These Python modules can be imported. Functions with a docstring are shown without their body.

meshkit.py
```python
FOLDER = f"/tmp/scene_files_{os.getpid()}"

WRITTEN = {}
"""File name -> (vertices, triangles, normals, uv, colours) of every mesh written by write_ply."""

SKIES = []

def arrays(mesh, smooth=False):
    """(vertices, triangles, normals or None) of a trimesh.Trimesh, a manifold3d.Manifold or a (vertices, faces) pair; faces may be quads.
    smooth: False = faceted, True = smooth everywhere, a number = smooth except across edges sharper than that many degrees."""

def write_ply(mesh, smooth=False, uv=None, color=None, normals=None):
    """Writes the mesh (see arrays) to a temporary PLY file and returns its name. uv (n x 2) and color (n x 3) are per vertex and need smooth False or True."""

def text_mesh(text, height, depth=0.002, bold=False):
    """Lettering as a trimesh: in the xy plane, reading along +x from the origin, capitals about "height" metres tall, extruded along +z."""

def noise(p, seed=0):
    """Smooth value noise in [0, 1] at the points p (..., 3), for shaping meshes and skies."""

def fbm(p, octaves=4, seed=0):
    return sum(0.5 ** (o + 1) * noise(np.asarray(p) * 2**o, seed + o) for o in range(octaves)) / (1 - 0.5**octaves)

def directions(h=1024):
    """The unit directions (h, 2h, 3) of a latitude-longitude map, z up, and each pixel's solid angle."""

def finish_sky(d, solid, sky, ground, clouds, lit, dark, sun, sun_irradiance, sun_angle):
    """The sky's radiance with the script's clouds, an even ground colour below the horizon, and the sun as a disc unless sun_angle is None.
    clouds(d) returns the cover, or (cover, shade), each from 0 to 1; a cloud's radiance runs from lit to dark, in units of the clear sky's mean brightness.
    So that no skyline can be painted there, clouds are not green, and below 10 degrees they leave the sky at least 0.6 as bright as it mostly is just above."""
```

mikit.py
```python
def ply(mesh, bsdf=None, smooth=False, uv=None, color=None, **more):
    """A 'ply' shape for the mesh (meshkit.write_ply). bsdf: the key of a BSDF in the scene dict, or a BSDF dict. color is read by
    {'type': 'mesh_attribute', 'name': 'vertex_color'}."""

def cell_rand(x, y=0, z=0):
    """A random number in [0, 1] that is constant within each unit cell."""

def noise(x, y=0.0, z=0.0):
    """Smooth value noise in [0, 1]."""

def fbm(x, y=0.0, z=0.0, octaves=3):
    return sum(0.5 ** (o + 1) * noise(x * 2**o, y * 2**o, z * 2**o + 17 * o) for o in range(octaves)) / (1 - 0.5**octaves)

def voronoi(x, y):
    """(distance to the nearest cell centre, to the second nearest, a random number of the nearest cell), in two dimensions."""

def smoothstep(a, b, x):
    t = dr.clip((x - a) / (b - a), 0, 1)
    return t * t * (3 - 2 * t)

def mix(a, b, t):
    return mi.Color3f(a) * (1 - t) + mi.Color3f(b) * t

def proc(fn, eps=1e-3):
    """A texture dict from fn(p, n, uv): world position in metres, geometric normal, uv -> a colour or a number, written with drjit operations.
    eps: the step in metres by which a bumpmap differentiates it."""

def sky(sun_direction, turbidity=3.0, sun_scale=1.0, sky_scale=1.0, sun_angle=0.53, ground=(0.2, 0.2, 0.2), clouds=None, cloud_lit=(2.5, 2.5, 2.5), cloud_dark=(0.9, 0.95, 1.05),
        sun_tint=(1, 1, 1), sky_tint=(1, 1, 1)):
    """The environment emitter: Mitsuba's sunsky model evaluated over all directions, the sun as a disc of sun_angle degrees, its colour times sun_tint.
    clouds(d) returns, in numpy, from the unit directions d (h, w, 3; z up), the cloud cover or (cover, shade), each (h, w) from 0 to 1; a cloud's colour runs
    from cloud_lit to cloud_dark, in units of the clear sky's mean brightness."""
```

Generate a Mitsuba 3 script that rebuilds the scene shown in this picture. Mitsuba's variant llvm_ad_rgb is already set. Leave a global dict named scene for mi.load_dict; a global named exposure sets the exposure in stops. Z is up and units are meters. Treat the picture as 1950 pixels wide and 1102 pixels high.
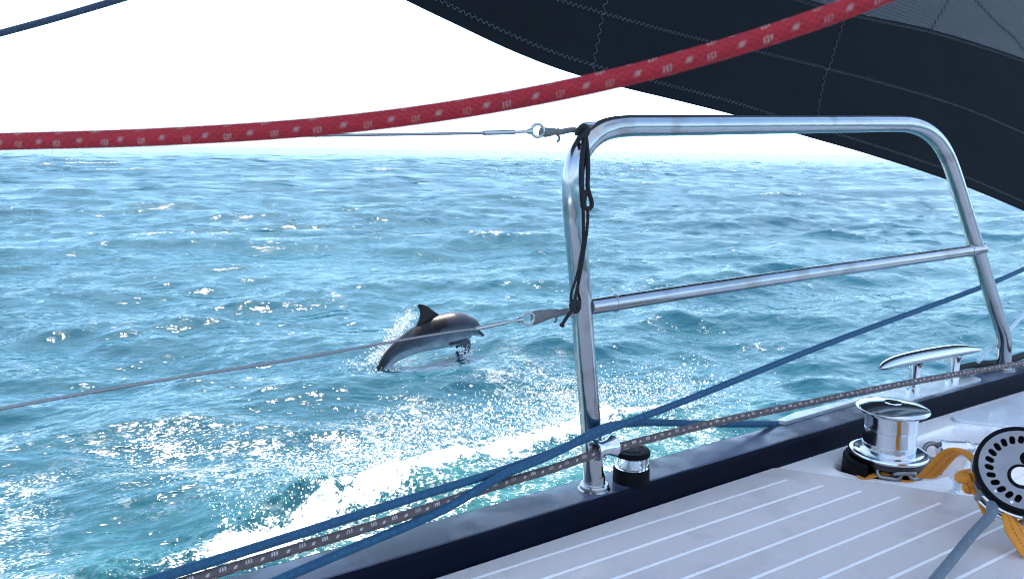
import math
import numpy as np
import drjit as dr
import trimesh
import manifold3d as m3
import mitsuba as mi
import mikit
import meshkit
from scipy.interpolate import CubicSpline, PchipInterpolator
from shapely.geometry import Polygon, LineString, Point

T = mi.ScalarTransform4f
scene, labels = {}, {}

# ------------------------------------------------------------------ camera
# metres; z = 0 is the mean sea level, the eye is 2.2 m above it
EYE = np.array([0.0, 0.0, 2.2])
PITCH, ROLL = math.radians(9.77), math.radians(0.8)
_f = np.array([0, math.cos(PITCH), -math.sin(PITCH)])
_r0, _u0 = np.array([1.0, 0, 0]), np.array([0, math.sin(PITCH), math.cos(PITCH)])
_up = _u0 * math.cos(ROLL) - _r0 * math.sin(ROLL)
scene['camera'] = {
    'type': 'thinlens', 'fov': 65.0, 'fov_axis': 'x', 'aperture_radius': 0.0008, 'focus_distance': 2.2,
    'near_clip': 0.05, 'far_clip': 90000.0,
    'to_world': T().look_at(origin=EYE.tolist(), target=(EYE + _f).tolist(), up=_up.tolist())}

# ------------------------------------------------------------------ light
SUN_AZ, SUN_EL = math.radians(-15), math.radians(61)
SUN = np.array([math.sin(SUN_AZ) * math.cos(SUN_EL), math.cos(SUN_AZ) * math.cos(SUN_EL), math.sin(SUN_EL)])


def cloud_cover(d):
    q = np.stack([d[..., 0] / (d[..., 2] + 0.25), d[..., 1] / (d[..., 2] + 0.25), d[..., 2] * 0], -1)
    n = meshkit.fbm(q * np.array([1.3, 2.6, 1]) + 3.1, 5, 7)
    c = np.clip((n - 0.30) / 0.30, 0, 1)
    low = np.exp(-np.clip(d[..., 2], 0, 1) / 0.09)
    return np.clip(0.12 + 0.26 * c * c * (3 - 2 * c) + 0.12 * low, 0, 1), 0.0 * c


scene['sky'] = mikit.sky(SUN.tolist(), turbidity=3.0, sky_scale=1.5, sun_tint=(0.95, 1.0, 1.07), sky_tint=(0.81, 0.99, 1.0), clouds=cloud_cover, cloud_lit=(1.85, 1.85, 1.78), ground=(0.05, 0.12, 0.16))
exposure = 3.0

# ------------------------------------------------------------------ the boat's own directions
YAW = math.radians(57)                       # the bow points 57 degrees right of +y
BS = np.array([math.sin(YAW), math.cos(YAW), 0])     # s: metres forward along the boat
BN = np.array([-BS[1], BS[0], 0])                    # n: metres outboard to port


def W(p):
    p = np.atleast_2d(np.asarray(p, float))
    out = p[:, :1] * BS + p[:, 1:2] * BN
    out[:, 2] = p[:, 2]
    return out


PTS = {
    'rail': [(0.742, 0.904, 1.6964), (0.734, 0.904, 1.7714), (0.725, 0.904, 1.8454), (0.713, 0.903, 1.9269), (0.704, 0.903, 2.0057), (0.695, 0.903, 2.0671), (0.688, 0.903, 2.1194), (0.686, 0.903, 2.1597), (0.691, 0.903, 2.1886), (0.708, 0.903, 2.2127), (0.735, 0.904, 2.2292), (0.773, 0.905, 2.2368), (0.851, 0.907, 2.2402), (1.014, 0.91, 2.246), (1.217, 0.915, 2.2528), (1.459, 0.921, 2.2609), (1.537, 0.923, 2.2592), (1.603, 0.924, 2.2424), (1.655, 0.925, 2.2117), (1.702, 0.927, 2.1666), (1.803, 0.929, 2.0408), (1.887, 0.931, 1.9354), (1.978, 0.933, 1.8193), (2.01, 0.934, 1.7799), (2.023, 0.934, 1.7395), (2.032, 0.934, 1.6989)],
    'midrail': [(0.717, 0.903, 1.979), (0.913, 0.908, 1.9837), (1.175, 0.914, 1.9892), (1.504, 0.922, 1.994), (1.849, 0.93, 2)],
    'rail_loop': [(0.697, 0.904, 2.2103), (0.694, 0.904, 2.2268), (0.699, 0.904, 2.2355), (0.715, 0.904, 2.2388), (0.743, 0.904, 2.2396), (0.759, 0.904, 2.2372)],
    'upper_wire': [(0.013, 0.906, 2.2053), (0.15, 0.906, 2.2091), (0.311, 0.906, 2.2139), (0.545, 0.906, 2.2223)],
    'upper_swage': [(0.541, 0.906, 2.2221), (0.589, 0.906, 2.2243)],
    'upper_stud': [(0.587, 0.906, 2.2243), (0.616, 0.906, 2.226)],
    'upper_ring': [(0.626, 0.906, 2.2273)],
    'upper_lash': [(0.631, 0.906, 2.2267), (0.644, 0.906, 2.2256), (0.655, 0.906, 2.2266), (0.661, 0.906, 2.226), (0.671, 0.906, 2.2277), (0.695, 0.906, 2.229)],
    'lower_wire': [(-0.008, 0.906, 1.9442), (0.136, 0.906, 1.9514), (0.26, 0.906, 1.9551), (0.412, 0.906, 1.9621), (0.531, 0.906, 1.9653)],
    'lower_swage': [(0.531, 0.906, 1.9653), (0.578, 0.906, 1.9689)],
    'lower_stud': [(0.575, 0.906, 1.9686), (0.606, 0.906, 1.9704)],
    'lower_ring': [(0.616, 0.906, 1.9709)],
    'lower_lash': [(0.623, 0.906, 1.9702), (0.642, 0.906, 1.9721), (0.658, 0.906, 1.9735), (0.667, 0.906, 1.9734), (0.683, 0.906, 1.9748), (0.698, 0.906, 1.9765)],
    'cord_a': [(0.689, 0.886, 2.2244), (0.688, 0.886, 2.1996), (0.687, 0.886, 2.1711), (0.69, 0.886, 2.1423), (0.693, 0.886, 2.1248)],
    'cord_b': [(0.691, 0.886, 2.2244), (0.696, 0.886, 2.1997), (0.698, 0.886, 2.171), (0.699, 0.886, 2.1494), (0.706, 0.886, 2.131), (0.704, 0.886, 2.123), (0.695, 0.886, 2.124), (0.693, 0.886, 2.1349), (0.696, 0.886, 2.1479)],
    'cord_c': [(0.698, 0.886, 2.1246), (0.7, 0.886, 2.1056), (0.697, 0.886, 2.0762), (0.691, 0.886, 2.0394), (0.684, 0.886, 2.0062), (0.68, 0.886, 1.9877)],
    'cord_d': [(0.693, 0.887, 2.1247), (0.694, 0.887, 2.0983), (0.693, 0.887, 2.0689), (0.683, 0.887, 2.0248), (0.676, 0.887, 2.0067), (0.676, 0.887, 1.9879)],
    'cord_knot1': [(0.677, 0.886, 2.222), (0.681, 0.886, 2.2305), (0.69, 0.886, 2.2349), (0.696, 0.886, 2.228), (0.689, 0.886, 2.2222), (0.683, 0.886, 2.2277), (0.691, 0.886, 2.2307)],
    'cord_e': [(0.685, 0.886, 2.2334), (0.687, 0.879, 2.2277), (0.677, 0.879, 2.2191), (0.682, 0.891, 2.2137), (0.699, 0.911, 2.2067)],
    'cord_knot2': [(0.673, 0.883, 1.9859), (0.68, 0.883, 1.9927), (0.686, 0.883, 1.9862), (0.681, 0.883, 1.9791), (0.675, 0.883, 1.9857), (0.681, 0.883, 1.9881), (0.684, 0.883, 1.9818)],
    'cord_tail': [(0.677, 0.883, 1.9825), (0.668, 0.883, 1.9743), (0.661, 0.883, 1.9661), (0.656, 0.883, 1.9591)],
    'blue_a': [(2.611, 1.033, 1.9524), (2.223, 1.003, 1.9189), (1.994, 0.988, 1.8928), (1.385, 0.943, 1.8444), (1.054, 0.913, 1.8157), (0.838, 0.888, 1.8003), (0.716, 0.878, 1.7903), (0.596, 0.878, 1.7737), (0.431, 0.873, 1.7649), (0.293, 0.873, 1.7552), (0.113, 0.873, 1.7425), (0.001, 0.873, 1.7328)],
    'blue_a2': [(0.843, 0.881, 1.805), (0.76, 0.871, 1.8056), (0.688, 0.867, 1.795), (0.628, 0.873, 1.7859), (0.598, 0.881, 1.7784), (0.435, 0.881, 1.7652), (0.296, 0.881, 1.7552), (0.114, 0.881, 1.7432), (0.001, 0.881, 1.7341)],
    'blue_b': [(1.35, 0.973, 1.661), (1.254, 0.963, 1.6865), (1.069, 0.943, 1.7256), (0.879, 0.918, 1.7696), (0.79, 0.893, 1.7912), (0.723, 0.875, 1.7988), (0.66, 0.867, 1.7878), (0.596, 0.865, 1.7767), (0.545, 0.865, 1.7679), (0.487, 0.863, 1.7507), (0.426, 0.863, 1.7366), (0.328, 0.863, 1.7221), (0.244, 0.863, 1.7084), (0.168, 0.863, 1.6959)],
    'grey_a': [(2.334, 0.87, 1.7281), (1.983, 0.87, 1.7335), (1.648, 0.87, 1.7488), (1.374, 0.87, 1.7592), (1.144, 0.87, 1.7649), (0.986, 0.87, 1.7687), (0.845, 0.87, 1.7686), (0.753, 0.87, 1.7671), (0.717, 0.87, 1.7661), (0.645, 0.87, 1.7593), (0.548, 0.87, 1.7548), (0.452, 0.87, 1.7475), (0.358, 0.87, 1.7419), (0.241, 0.87, 1.7367), (0.144, 0.87, 1.7324), (0.042, 0.87, 1.7296)],
    'white_line': [(2.348, 1, 1.8427), (2.212, 0.985, 1.8059), (2.131, 0.975, 1.7779), (2.03, 0.96, 1.7526), (1.937, 0.95, 1.7237)],
    'fairlead': [(0.732, 0.87, 1.7711)],
    'red': [(-0.04, 0.704, 2.1999), (0.009, 0.648, 2.2014), (0.066, 0.593, 2.204), (0.121, 0.54, 2.2077), (0.174, 0.495, 2.213), (0.238, 0.443, 2.2233), (0.297, 0.389, 2.2377), (0.343, 0.351, 2.2524), (0.387, 0.313, 2.27), (0.421, 0.288, 2.2855), (0.455, 0.264, 2.3023), (0.487, 0.241, 2.3199)],
    'sheet': [(-0.08, 1.777, 2.3522), (0.038, 1.708, 2.3893), (0.133, 1.653, 2.4205), (0.232, 1.596, 2.4555), (0.37, 1.516, 2.5046)],
    'sail_f0': [(0.53, 1.6, 2.5935), (0.635, 1.6, 2.5523), (0.761, 1.6, 2.5077), (0.886, 1.6, 2.4687), (1.023, 1.6, 2.4272), (1.172, 1.6, 2.3914), (1.336, 1.6, 2.3649), (1.554, 1.6, 2.3373), (1.779, 1.6, 2.3069), (2.008, 1.6, 2.269), (2.406, 1.6, 2.2066), (2.923, 1.6, 2.1142), (3.488, 1.6, 1.9902), (4.257, 1.6, 1.8054)],
    'sail_f1': [(0.53, 1.6, 2.603), (0.68, 1.6, 2.56), (0.81, 1.6, 2.513), (1.037, 1.6, 2.4503), (1.301, 1.6, 2.3958), (1.655, 1.6, 2.3054), (2.01, 1.6, 2.2568), (2.38, 1.6, 2.1913), (2.857, 1.6, 2.1055), (3.073, 1.6, 2.08), (3.477, 1.6, 2.0366), (4.234, 1.6, 1.8785)],
    'sail_f2': [(0.681, 1.6, 2.6303), (0.925, 1.6, 2.5824), (1.152, 1.6, 2.5499), (1.295, 1.6, 2.5322), (1.66, 1.6, 2.4964), (1.838, 1.6, 2.4853), (2.17, 1.6, 2.4579), (2.517, 1.6, 2.4251), (2.941, 1.6, 2.3747), (3.414, 1.6, 2.2933), (4.15, 1.6, 2.1501)],
    'sail_f3': [(1.06, 1.6, 2.7091), (1.55, 1.6, 2.6807), (2.061, 1.6, 2.6476), (2.29, 1.6, 2.6335), (2.664, 1.6, 2.6238), (3, 1.6, 2.6019), (3.345, 1.6, 2.5721), (4.042, 1.6, 2.4953)],
    'sail_c1': [(1.316, 1.6, 2.6225), (1.298, 1.6, 2.5533), (1.292, 1.6, 2.5282), (1.281, 1.6, 2.4779), (1.267, 1.6, 2.4124)],
    'sail_c2': [(2.242, 1.6, 2.6334), (2.219, 1.6, 2.5728), (2.182, 1.6, 2.4695), (2.164, 1.6, 2.4452), (2.153, 1.6, 2.398), (2.139, 1.6, 2.3225)],
    'sail_c3': [(2.849, 1.6, 2.8352), (2.784, 1.6, 2.7118), (2.75, 1.6, 2.6708), (2.716, 1.6, 2.6302)],
    'sail_c4': [(2.823, 1.6, 2.798), (2.978, 1.6, 2.7375), (3.127, 1.6, 2.6803), (3.249, 1.6, 2.6447), (3.338, 1.6, 2.6024), (3.451, 1.6, 2.5599)],
    'cleat_horn': [(1.496, 0.922, 1.7732), (1.538, 0.922, 1.7808), (1.674, 0.922, 1.7802), (1.779, 0.922, 1.7764), (1.888, 0.922, 1.7653)],
    'cleat_posts': [(1.626, 0.922, 1.6914), (1.778, 0.922, 1.6917)],
    'plate': [(1.188, 0.924, 1.715), (1.226, 0.882, 1.715), (1.797, 0.867, 1.715), (1.874, 0.896, 1.715)],
    'gun_outer': [(0.257, 0.844, 1.715), (0.409, 0.89, 1.715), (0.581, 0.908, 1.715), (0.718, 0.914, 1.715), (0.898, 0.948, 1.715), (1.103, 0.948, 1.715)],
    'gun_inner': [(0.323, 0.804, 1.715), (0.703, 0.845, 1.715), (0.894, 0.87, 1.715), (1.417, 0.906, 1.715), (1.654, 0.869, 1.715), (2.009, 0.88, 1.715)],
    'light': [(0.777, 0.858, 1.715)],
    'hose': [(1.876, 0.965, 1.708), (1.946, 0.968, 1.7092), (2.075, 0.97, 1.698), (2.21, 0.972, 1.6991), (2.473, 0.972, 1.6968)],
    'chain': [(1.277, 0.805, 1.648), (1.285, 0.792, 1.648), (1.315, 0.786, 1.648), (1.311, 0.76, 1.648), (1.351, 0.758, 1.648), (1.345, 0.731, 1.648), (1.392, 0.74, 1.648), (1.426, 0.745, 1.648)],
    'swivel': [(1.532, 0.808, 1.635), (1.593, 0.758, 1.635)],
    'strap_top': [(1.263, 0.682, 1.6779), (1.246, 0.652, 1.7155), (1.239, 0.627, 1.7466), (1.234, 0.607, 1.7509), (1.236, 0.59, 1.7373), (1.235, 0.575, 1.7168)],
    'strap_knot': [(1.21, 0.596, 1.7392)],
    'strap_low': [(1.233, 0.785, 1.652), (1.258, 0.772, 1.653), (1.273, 0.763, 1.657), (1.284, 0.746, 1.653), (1.302, 0.73, 1.651)],
    'drum': [(1.212, 0.514, 1.7616)],
    'strop': [(1.175, 0.515, 1.7049), (1.171, 0.502, 1.6912), (1.169, 0.488, 1.6742), (1.191, 0.482, 1.6551)],
    'furl_line': [(1.159, 0.517, 1.7259), (1.139, 0.516, 1.7155), (1.1, 0.514, 1.7005), (1.062, 0.512, 1.687), (0.97, 0.496, 1.6737), (0.874, 0.492, 1.6425)],
    'cord_white': [(1.257, 0.632, 1.7), (1.29, 0.642, 1.68), (1.317, 0.656, 1.655), (1.293, 0.651, 1.655)],
    'W_dolphin': [(-1.323, 7.874, 0), (-0.434, 9.428, 0), (-1.086, 4.897, 0)],
}


# ------------------------------------------------------------------ helpers
def spline(pts, n=60):
    p = np.asarray(pts, float)
    if len(p) == 2:
        return p[0] + (p[1] - p[0]) * np.linspace(0, 1, n)[:, None]
    t = np.r_[0, np.cumsum(np.sqrt(np.linalg.norm(np.diff(p, axis=0), axis=1)))]
    return CubicSpline(t, p)(np.linspace(0, t[-1], n))


def frames(p):
    t = np.gradient(p, axis=0)
    t /= np.linalg.norm(t, axis=1, keepdims=True) + 1e-12
    a = np.cross(t[0], [0, 0, 1.0] if abs(t[0, 2]) < 0.9 else [1.0, 0, 0])
    out = []
    for k in range(len(p)):
        a = a - t[k] * (a @ t[k])
        a /= np.linalg.norm(a)
        out.append(a.copy())
    a = np.array(out)
    return t, a, np.cross(t, a)


class Geo:
    """Vertices, faces, normals and uv, all world space."""
    def __init__(s, v, f, n=None, uv=None):
        s.v, s.f, s.n, s.uv = v, f, n, uv


def tube(p, r, sides=14, cap=True, flat=None):
    """A smooth tube along the polyline p; uv = (metres along, turn around). flat: second radius (ribbon-like)."""
    p = np.asarray(p, float)
    n = len(p)
    r = np.broadcast_to(np.asarray(r, float), (n,))
    r2 = r if flat is None else np.broadcast_to(np.asarray(flat, float), (n,))
    t, a, b = frames(p)
    ang = np.linspace(0, 2 * np.pi, sides + 1)
    ca, sa = np.cos(ang)[None, :, None], np.sin(ang)[None, :, None]
    v = p[:, None] + r[:, None, None] * ca * a[:, None] + r2[:, None, None] * sa * b[:, None]
    nn = r2[:, None, None] * ca * a[:, None] + r[:, None, None] * sa * b[:, None]
    nn /= np.linalg.norm(nn, axis=2, keepdims=True) + 1e-12
    L = np.r_[0, np.cumsum(np.linalg.norm(np.diff(p, axis=0), axis=1))]
    uv = np.stack(np.broadcast_arrays(L[:, None], (ang / (2 * np.pi))[None]), -1)
    i, j = np.meshgrid(np.arange(n - 1), np.arange(sides), indexing='ij')
    q = np.stack([i * (sides + 1) + j, (i + 1) * (sides + 1) + j, (i + 1) * (sides + 1) + j + 1, i * (sides + 1) + j + 1], -1).reshape(-1, 4)
    q = q[:, ::-1]
    f = np.vstack([q[:, [0, 1, 2]], q[:, [0, 2, 3]]])
    v, nn, uv = v.reshape(-1, 3), nn.reshape(-1, 3), uv.reshape(-1, 2)
    if cap:
        for k, sgn in ((0, -1), (n - 1, 1)):
            base = len(v)
            ring = v[k * (sides + 1):(k + 1) * (sides + 1)]
            v = np.vstack([v, ring, p[k]])
            nn = np.vstack([nn, np.tile(sgn * t[k], (sides + 2, 1))])
            uv = np.vstack([uv, np.tile([L[k], 0.0], (sides + 2, 1))])
            jj = np.arange(sides)
            fan = np.stack([base + jj, base + jj + 1, np.full(sides, base + sides + 1)], -1)
            f = np.vstack([f, fan if sgn > 0 else fan[:, ::-1]])
    return Geo(v, f, nn, uv)


def lathe(profile, origin, axis, sides=40, smooth=35):
    """Revolve (radius, height) points round an axis."""
    m = trimesh.creation.revolve(np.asarray(profile, float), sections=sides)
    axis = np.asarray(axis, float) / np.linalg.norm(axis)
    m.apply_transform(trimesh.geometry.align_vectors([0, 0, 1], axis))
    m.apply_translation(origin)
    m.fix_normals()
    return m


def rings(R, r, origin, axis, n=40, sides=12, a0=0, a1=2 * math.pi):
    axis = np.asarray(axis, float) / np.linalg.norm(axis)
    x = np.cross(axis, [0.3, 0.1, 0.9]); x /= np.linalg.norm(x)
    y = np.cross(axis, x)
    th = np.linspace(a0, a1, n)
    return tube(np.asarray(origin) + R * (np.cos(th)[:, None] * x + np.sin(th)[:, None] * y), r, sides, cap=False)


def join(*gs):
    v, f, n, uv, base = [], [], [], [], 0
    for g in gs:
        v.append(g.v); f.append(g.f + base); n.append(g.n); uv.append(g.uv)
        base += len(g.v)
    return Geo(np.vstack(v), np.vstack(f), np.vstack(n), np.vstack(uv))


def add(key, g, bsdf, smooth=30, **more):
    if key in scene:
        k = 1
        while f'{key}_{k:03d}' in scene:
            k += 1
        key = f'{key}_{k:03d}'
    if isinstance(g, Geo):
        if g.n is None:
            scene[key] = mikit.ply((g.v, g.f), bsdf, smooth=True, uv=g.uv, **more)
        else:
            path = meshkit.write_ply((g.v, g.f), False, g.uv, None, normals=g.n)
            scene[key] = {'type': 'ply', 'filename': path, 'face_normals': False, 'bsdf': {'type': 'ref', 'id': bsdf}, **more}
    else:
        scene[key] = mikit.ply(g, bsdf, smooth=smooth, **more)
    return key


def label(key, text, cat=None, group=None, kind=None):
    labels[key] = {k: v for k, v in dict(label=text, category=cat, group=group, kind=kind).items() if v}


def grid_faces(a, b):
    i, j = np.meshgrid(np.arange(a - 1), np.arange(b - 1), indexing='ij')
    q = np.stack([i * b + j, i * b + j + 1, (i + 1) * b + j + 1, (i + 1) * b + j], -1).reshape(-1, 4)
    return np.vstack([q[:, [0, 1, 2]], q[:, [0, 2, 3]]])


def rbox(lo, hi, r=0.002):
    """A rounded box (trimesh) in its own axes."""
    lo, hi = np.asarray(lo, float) + r, np.asarray(hi, float) - r
    s = m3.Manifold.sphere(r, 12)
    pts = [s.translate([x, y, z]) for x in (lo[0], hi[0]) for y in (lo[1], hi[1]) for z in (lo[2], hi[2])]
    m = m3.Manifold.batch_hull(pts).to_mesh()
    return trimesh.Trimesh(m.vert_properties[:, :3], m.tri_verts, process=False)


def to_boat(m, z0=0.0):
    """A trimesh modelled with x = s, y = n, z -> world."""
    m = m.copy()
    m.vertices = W(m.vertices)
    m.fix_normals()
    return m


# ------------------------------------------------------------------ materials
def rgb(*c):
    return {'type': 'rgb', 'value': list(c)}


def princ(base, rough=0.4, metal=0.0, two=True, bump=None, bscale=1.0, **k):
    d = {'type': 'principled', 'base_color': base if isinstance(base, dict) else rgb(*base), 'roughness': rough, 'metallic': metal, **k}
    if bump is not None:
        d = {'type': 'bumpmap', 'arbitrary': bump, 'scale': bscale, 'nested': d}
    return {'type': 'twosided', 'nested': d} if two else d


N, FBM, SS = mikit.noise, mikit.fbm, mikit.smoothstep
C3 = mi.Color3f


def rope_tex(base, alt, fleck, pitch=0.026, rows=4, dash=0.0085, dens=1.0):
    base, alt, fleck = map(tuple, (base, alt, fleck))

    def fn(p, n, uv):
        u, v = mi.Float(uv.x), mi.Float(uv.y)
        row = dr.floor(v * rows)
        vv = v * rows - row
        uu = u / pitch + row * 0.37
        cell = dr.floor(uu)
        jit = mikit.cell_rand(cell, row, 3.0)
        uf = (uu - cell - 0.5 - (jit - 0.5) * 0.22) * pitch
        keep = 0.35 + 0.65 * mikit.cell_rand(cell, row, 8.0)
        on = SS(dash * 0.5, dash * 0.38, dr.abs(uf + (vv - 0.5) * 0.004)) * SS(0.30, 0.20, dr.abs(vv - 0.5))
        on *= SS(0.30, 0.55, 0.5 + 0.5 * dr.sin(uf * 2 * math.pi / (dash / 2.9) + vv * 2.2))
        on *= keep
        # single small picks half way between the groups
        uf2 = (uu + 0.5 - dr.floor(uu + 0.5) - 0.5) * pitch
        on2 = SS(0.0022, 0.0012, dr.abs(uf2 + (vv - 0.3) * 0.006)) * SS(0.22, 0.12, dr.abs(vv - 0.3)) * 0.75
        on = dr.clip(dr.maximum(on, on2) * dens, 0, 1)
        br = dr.maximum(dr.sin(2 * math.pi * (u / 0.005 + v * 8)), dr.sin(2 * math.pi * (u / 0.005 - v * 8)))
        t = dr.clip(N(u * 260, v * 16) * 0.4 + N(u * 40, v * 4, 5.0) * 0.35 + br * 0.35 - 0.05, -0.6, 1.2)
        return mikit.mix(mikit.mix(base, alt, t), fleck, on)
    return mikit.proc(fn)


def braid_bump(pitch=0.005, strands=8):
    def fn(p, n, uv):
        u, v = mi.Float(uv.x), mi.Float(uv.y)
        a = dr.sin(2 * math.pi * (u / pitch + v * strands))
        b = dr.sin(2 * math.pi * (u / pitch - v * strands))
        return dr.maximum(a, b) * 0.5 + 0.3 * N(u * 500, v * 30)
    return mikit.proc(fn, 2e-4)


def rope_mat(key, base, alt, fleck, rough=0.75, **k):
    scene[key] = princ(rope_tex(base, alt, fleck, **k), rough, bump=braid_bump(), bscale=0.0007, sheen=0.3)


rope_mat('m_red_rope', (0.30, 0.008, 0.016), (0.42, 0.013, 0.024), (0.38, 0.25, 0.22), pitch=0.030, rows=4, dash=0.0060, dens=0.9)
rope_mat('m_blue_rope', (0.010, 0.058, 0.122), (0.018, 0.095, 0.18), (0.04, 0.14, 0.23), dens=0.5)
rope_mat('m_grey_rope', (0.075, 0.055, 0.055), (0.13, 0.10, 0.10), (0.62, 0.52, 0.52), pitch=0.030)
rope_mat('m_sheet', (0.016, 0.03, 0.06), (0.03, 0.05, 0.09), (0.04, 0.06, 0.1), dens=0.2)
rope_mat('m_furl', (0.10, 0.125, 0.16), (0.16, 0.19, 0.23), (0.2, 0.23, 0.27), dens=0.4)
rope_mat('m_white_rope', (0.45, 0.58, 0.66), (0.62, 0.72, 0.78), (0.75, 0.8, 0.85), dens=0.5)
rope_mat('m_black_cord', (0.006, 0.006, 0.009), (0.014, 0.014, 0.018), (0.02, 0.02, 0.024), dens=0.3)


def steel_rough(p, n, uv):
    return 0.06 + 0.12 * FBM(p.x * 60, p.y * 60, p.z * 60, 3)


def steel_col(p, n, uv):
    t = SS(0.52, 0.75, FBM(p.x * 25, p.y * 25, p.z * 25, 4))
    return mikit.mix((0.48, 0.48, 0.49), (0.38, 0.36, 0.34), t)


scene['m_steel'] = princ(mikit.proc(steel_col), mikit.proc(steel_rough), 1.0,
                         bump=mikit.proc(lambda p, n, uv: FBM(p.x * 45, p.y * 45, p.z * 45, 2), 1e-3), bscale=0.0006)
scene['m_wire'] = princ((0.30, 0.29, 0.30), 0.35, 1.0)
scene['m_chrome'] = princ((0.74, 0.75, 0.77), mikit.proc(lambda p, n, uv: 0.05 + 0.10 * FBM(p.x * 90, p.y * 90, p.z * 90, 3)), 1.0)
scene['m_plate'] = princ((0.78, 0.79, 0.80), mikit.proc(lambda p, n, uv: 0.22 + 0.2 * FBM(p.x * 50, p.y * 50, p.z * 9, 3)), 1.0)
scene['m_chain'] = princ(mikit.proc(lambda p, n, uv: mikit.mix((0.34, 0.34, 0.34), (0.15, 0.14, 0.14), FBM(p.x * 120, p.y * 120, p.z * 120, 3))), 0.36, 1.0)


def navy_col(p, n, uv):
    t = FBM(p.x * 14, p.y * 14, p.z * 14, 4)
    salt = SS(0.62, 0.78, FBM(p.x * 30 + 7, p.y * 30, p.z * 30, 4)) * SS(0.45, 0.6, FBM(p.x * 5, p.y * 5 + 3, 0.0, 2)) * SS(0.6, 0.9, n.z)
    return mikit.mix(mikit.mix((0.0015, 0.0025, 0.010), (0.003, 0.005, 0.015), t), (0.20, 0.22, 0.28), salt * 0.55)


def navy_rough(p, n, uv):
    wet = SS(0.45, 0.60, FBM(p.x * 9, p.y * 9, 1.5, 4))
    return 0.46 - 0.26 * wet


scene['m_rail_sky_sheen'] = princ(mikit.proc(lambda p, n, uv: mikit.mix(navy_col(p, n, uv), mikit.mix((0.026, 0.034, 0.066), (0.085, 0.10, 0.165), SS(0.35, 0.68, FBM(p.x * 11, p.y * 11, 2.0, 5))), 0.9)), mikit.proc(navy_rough), specular=0.6)  # top face of the navy rail, sky reflection put into the colour as blue-grey
scene['m_navy'] = princ(mikit.proc(navy_col), 0.55, specular=0.08)


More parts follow.
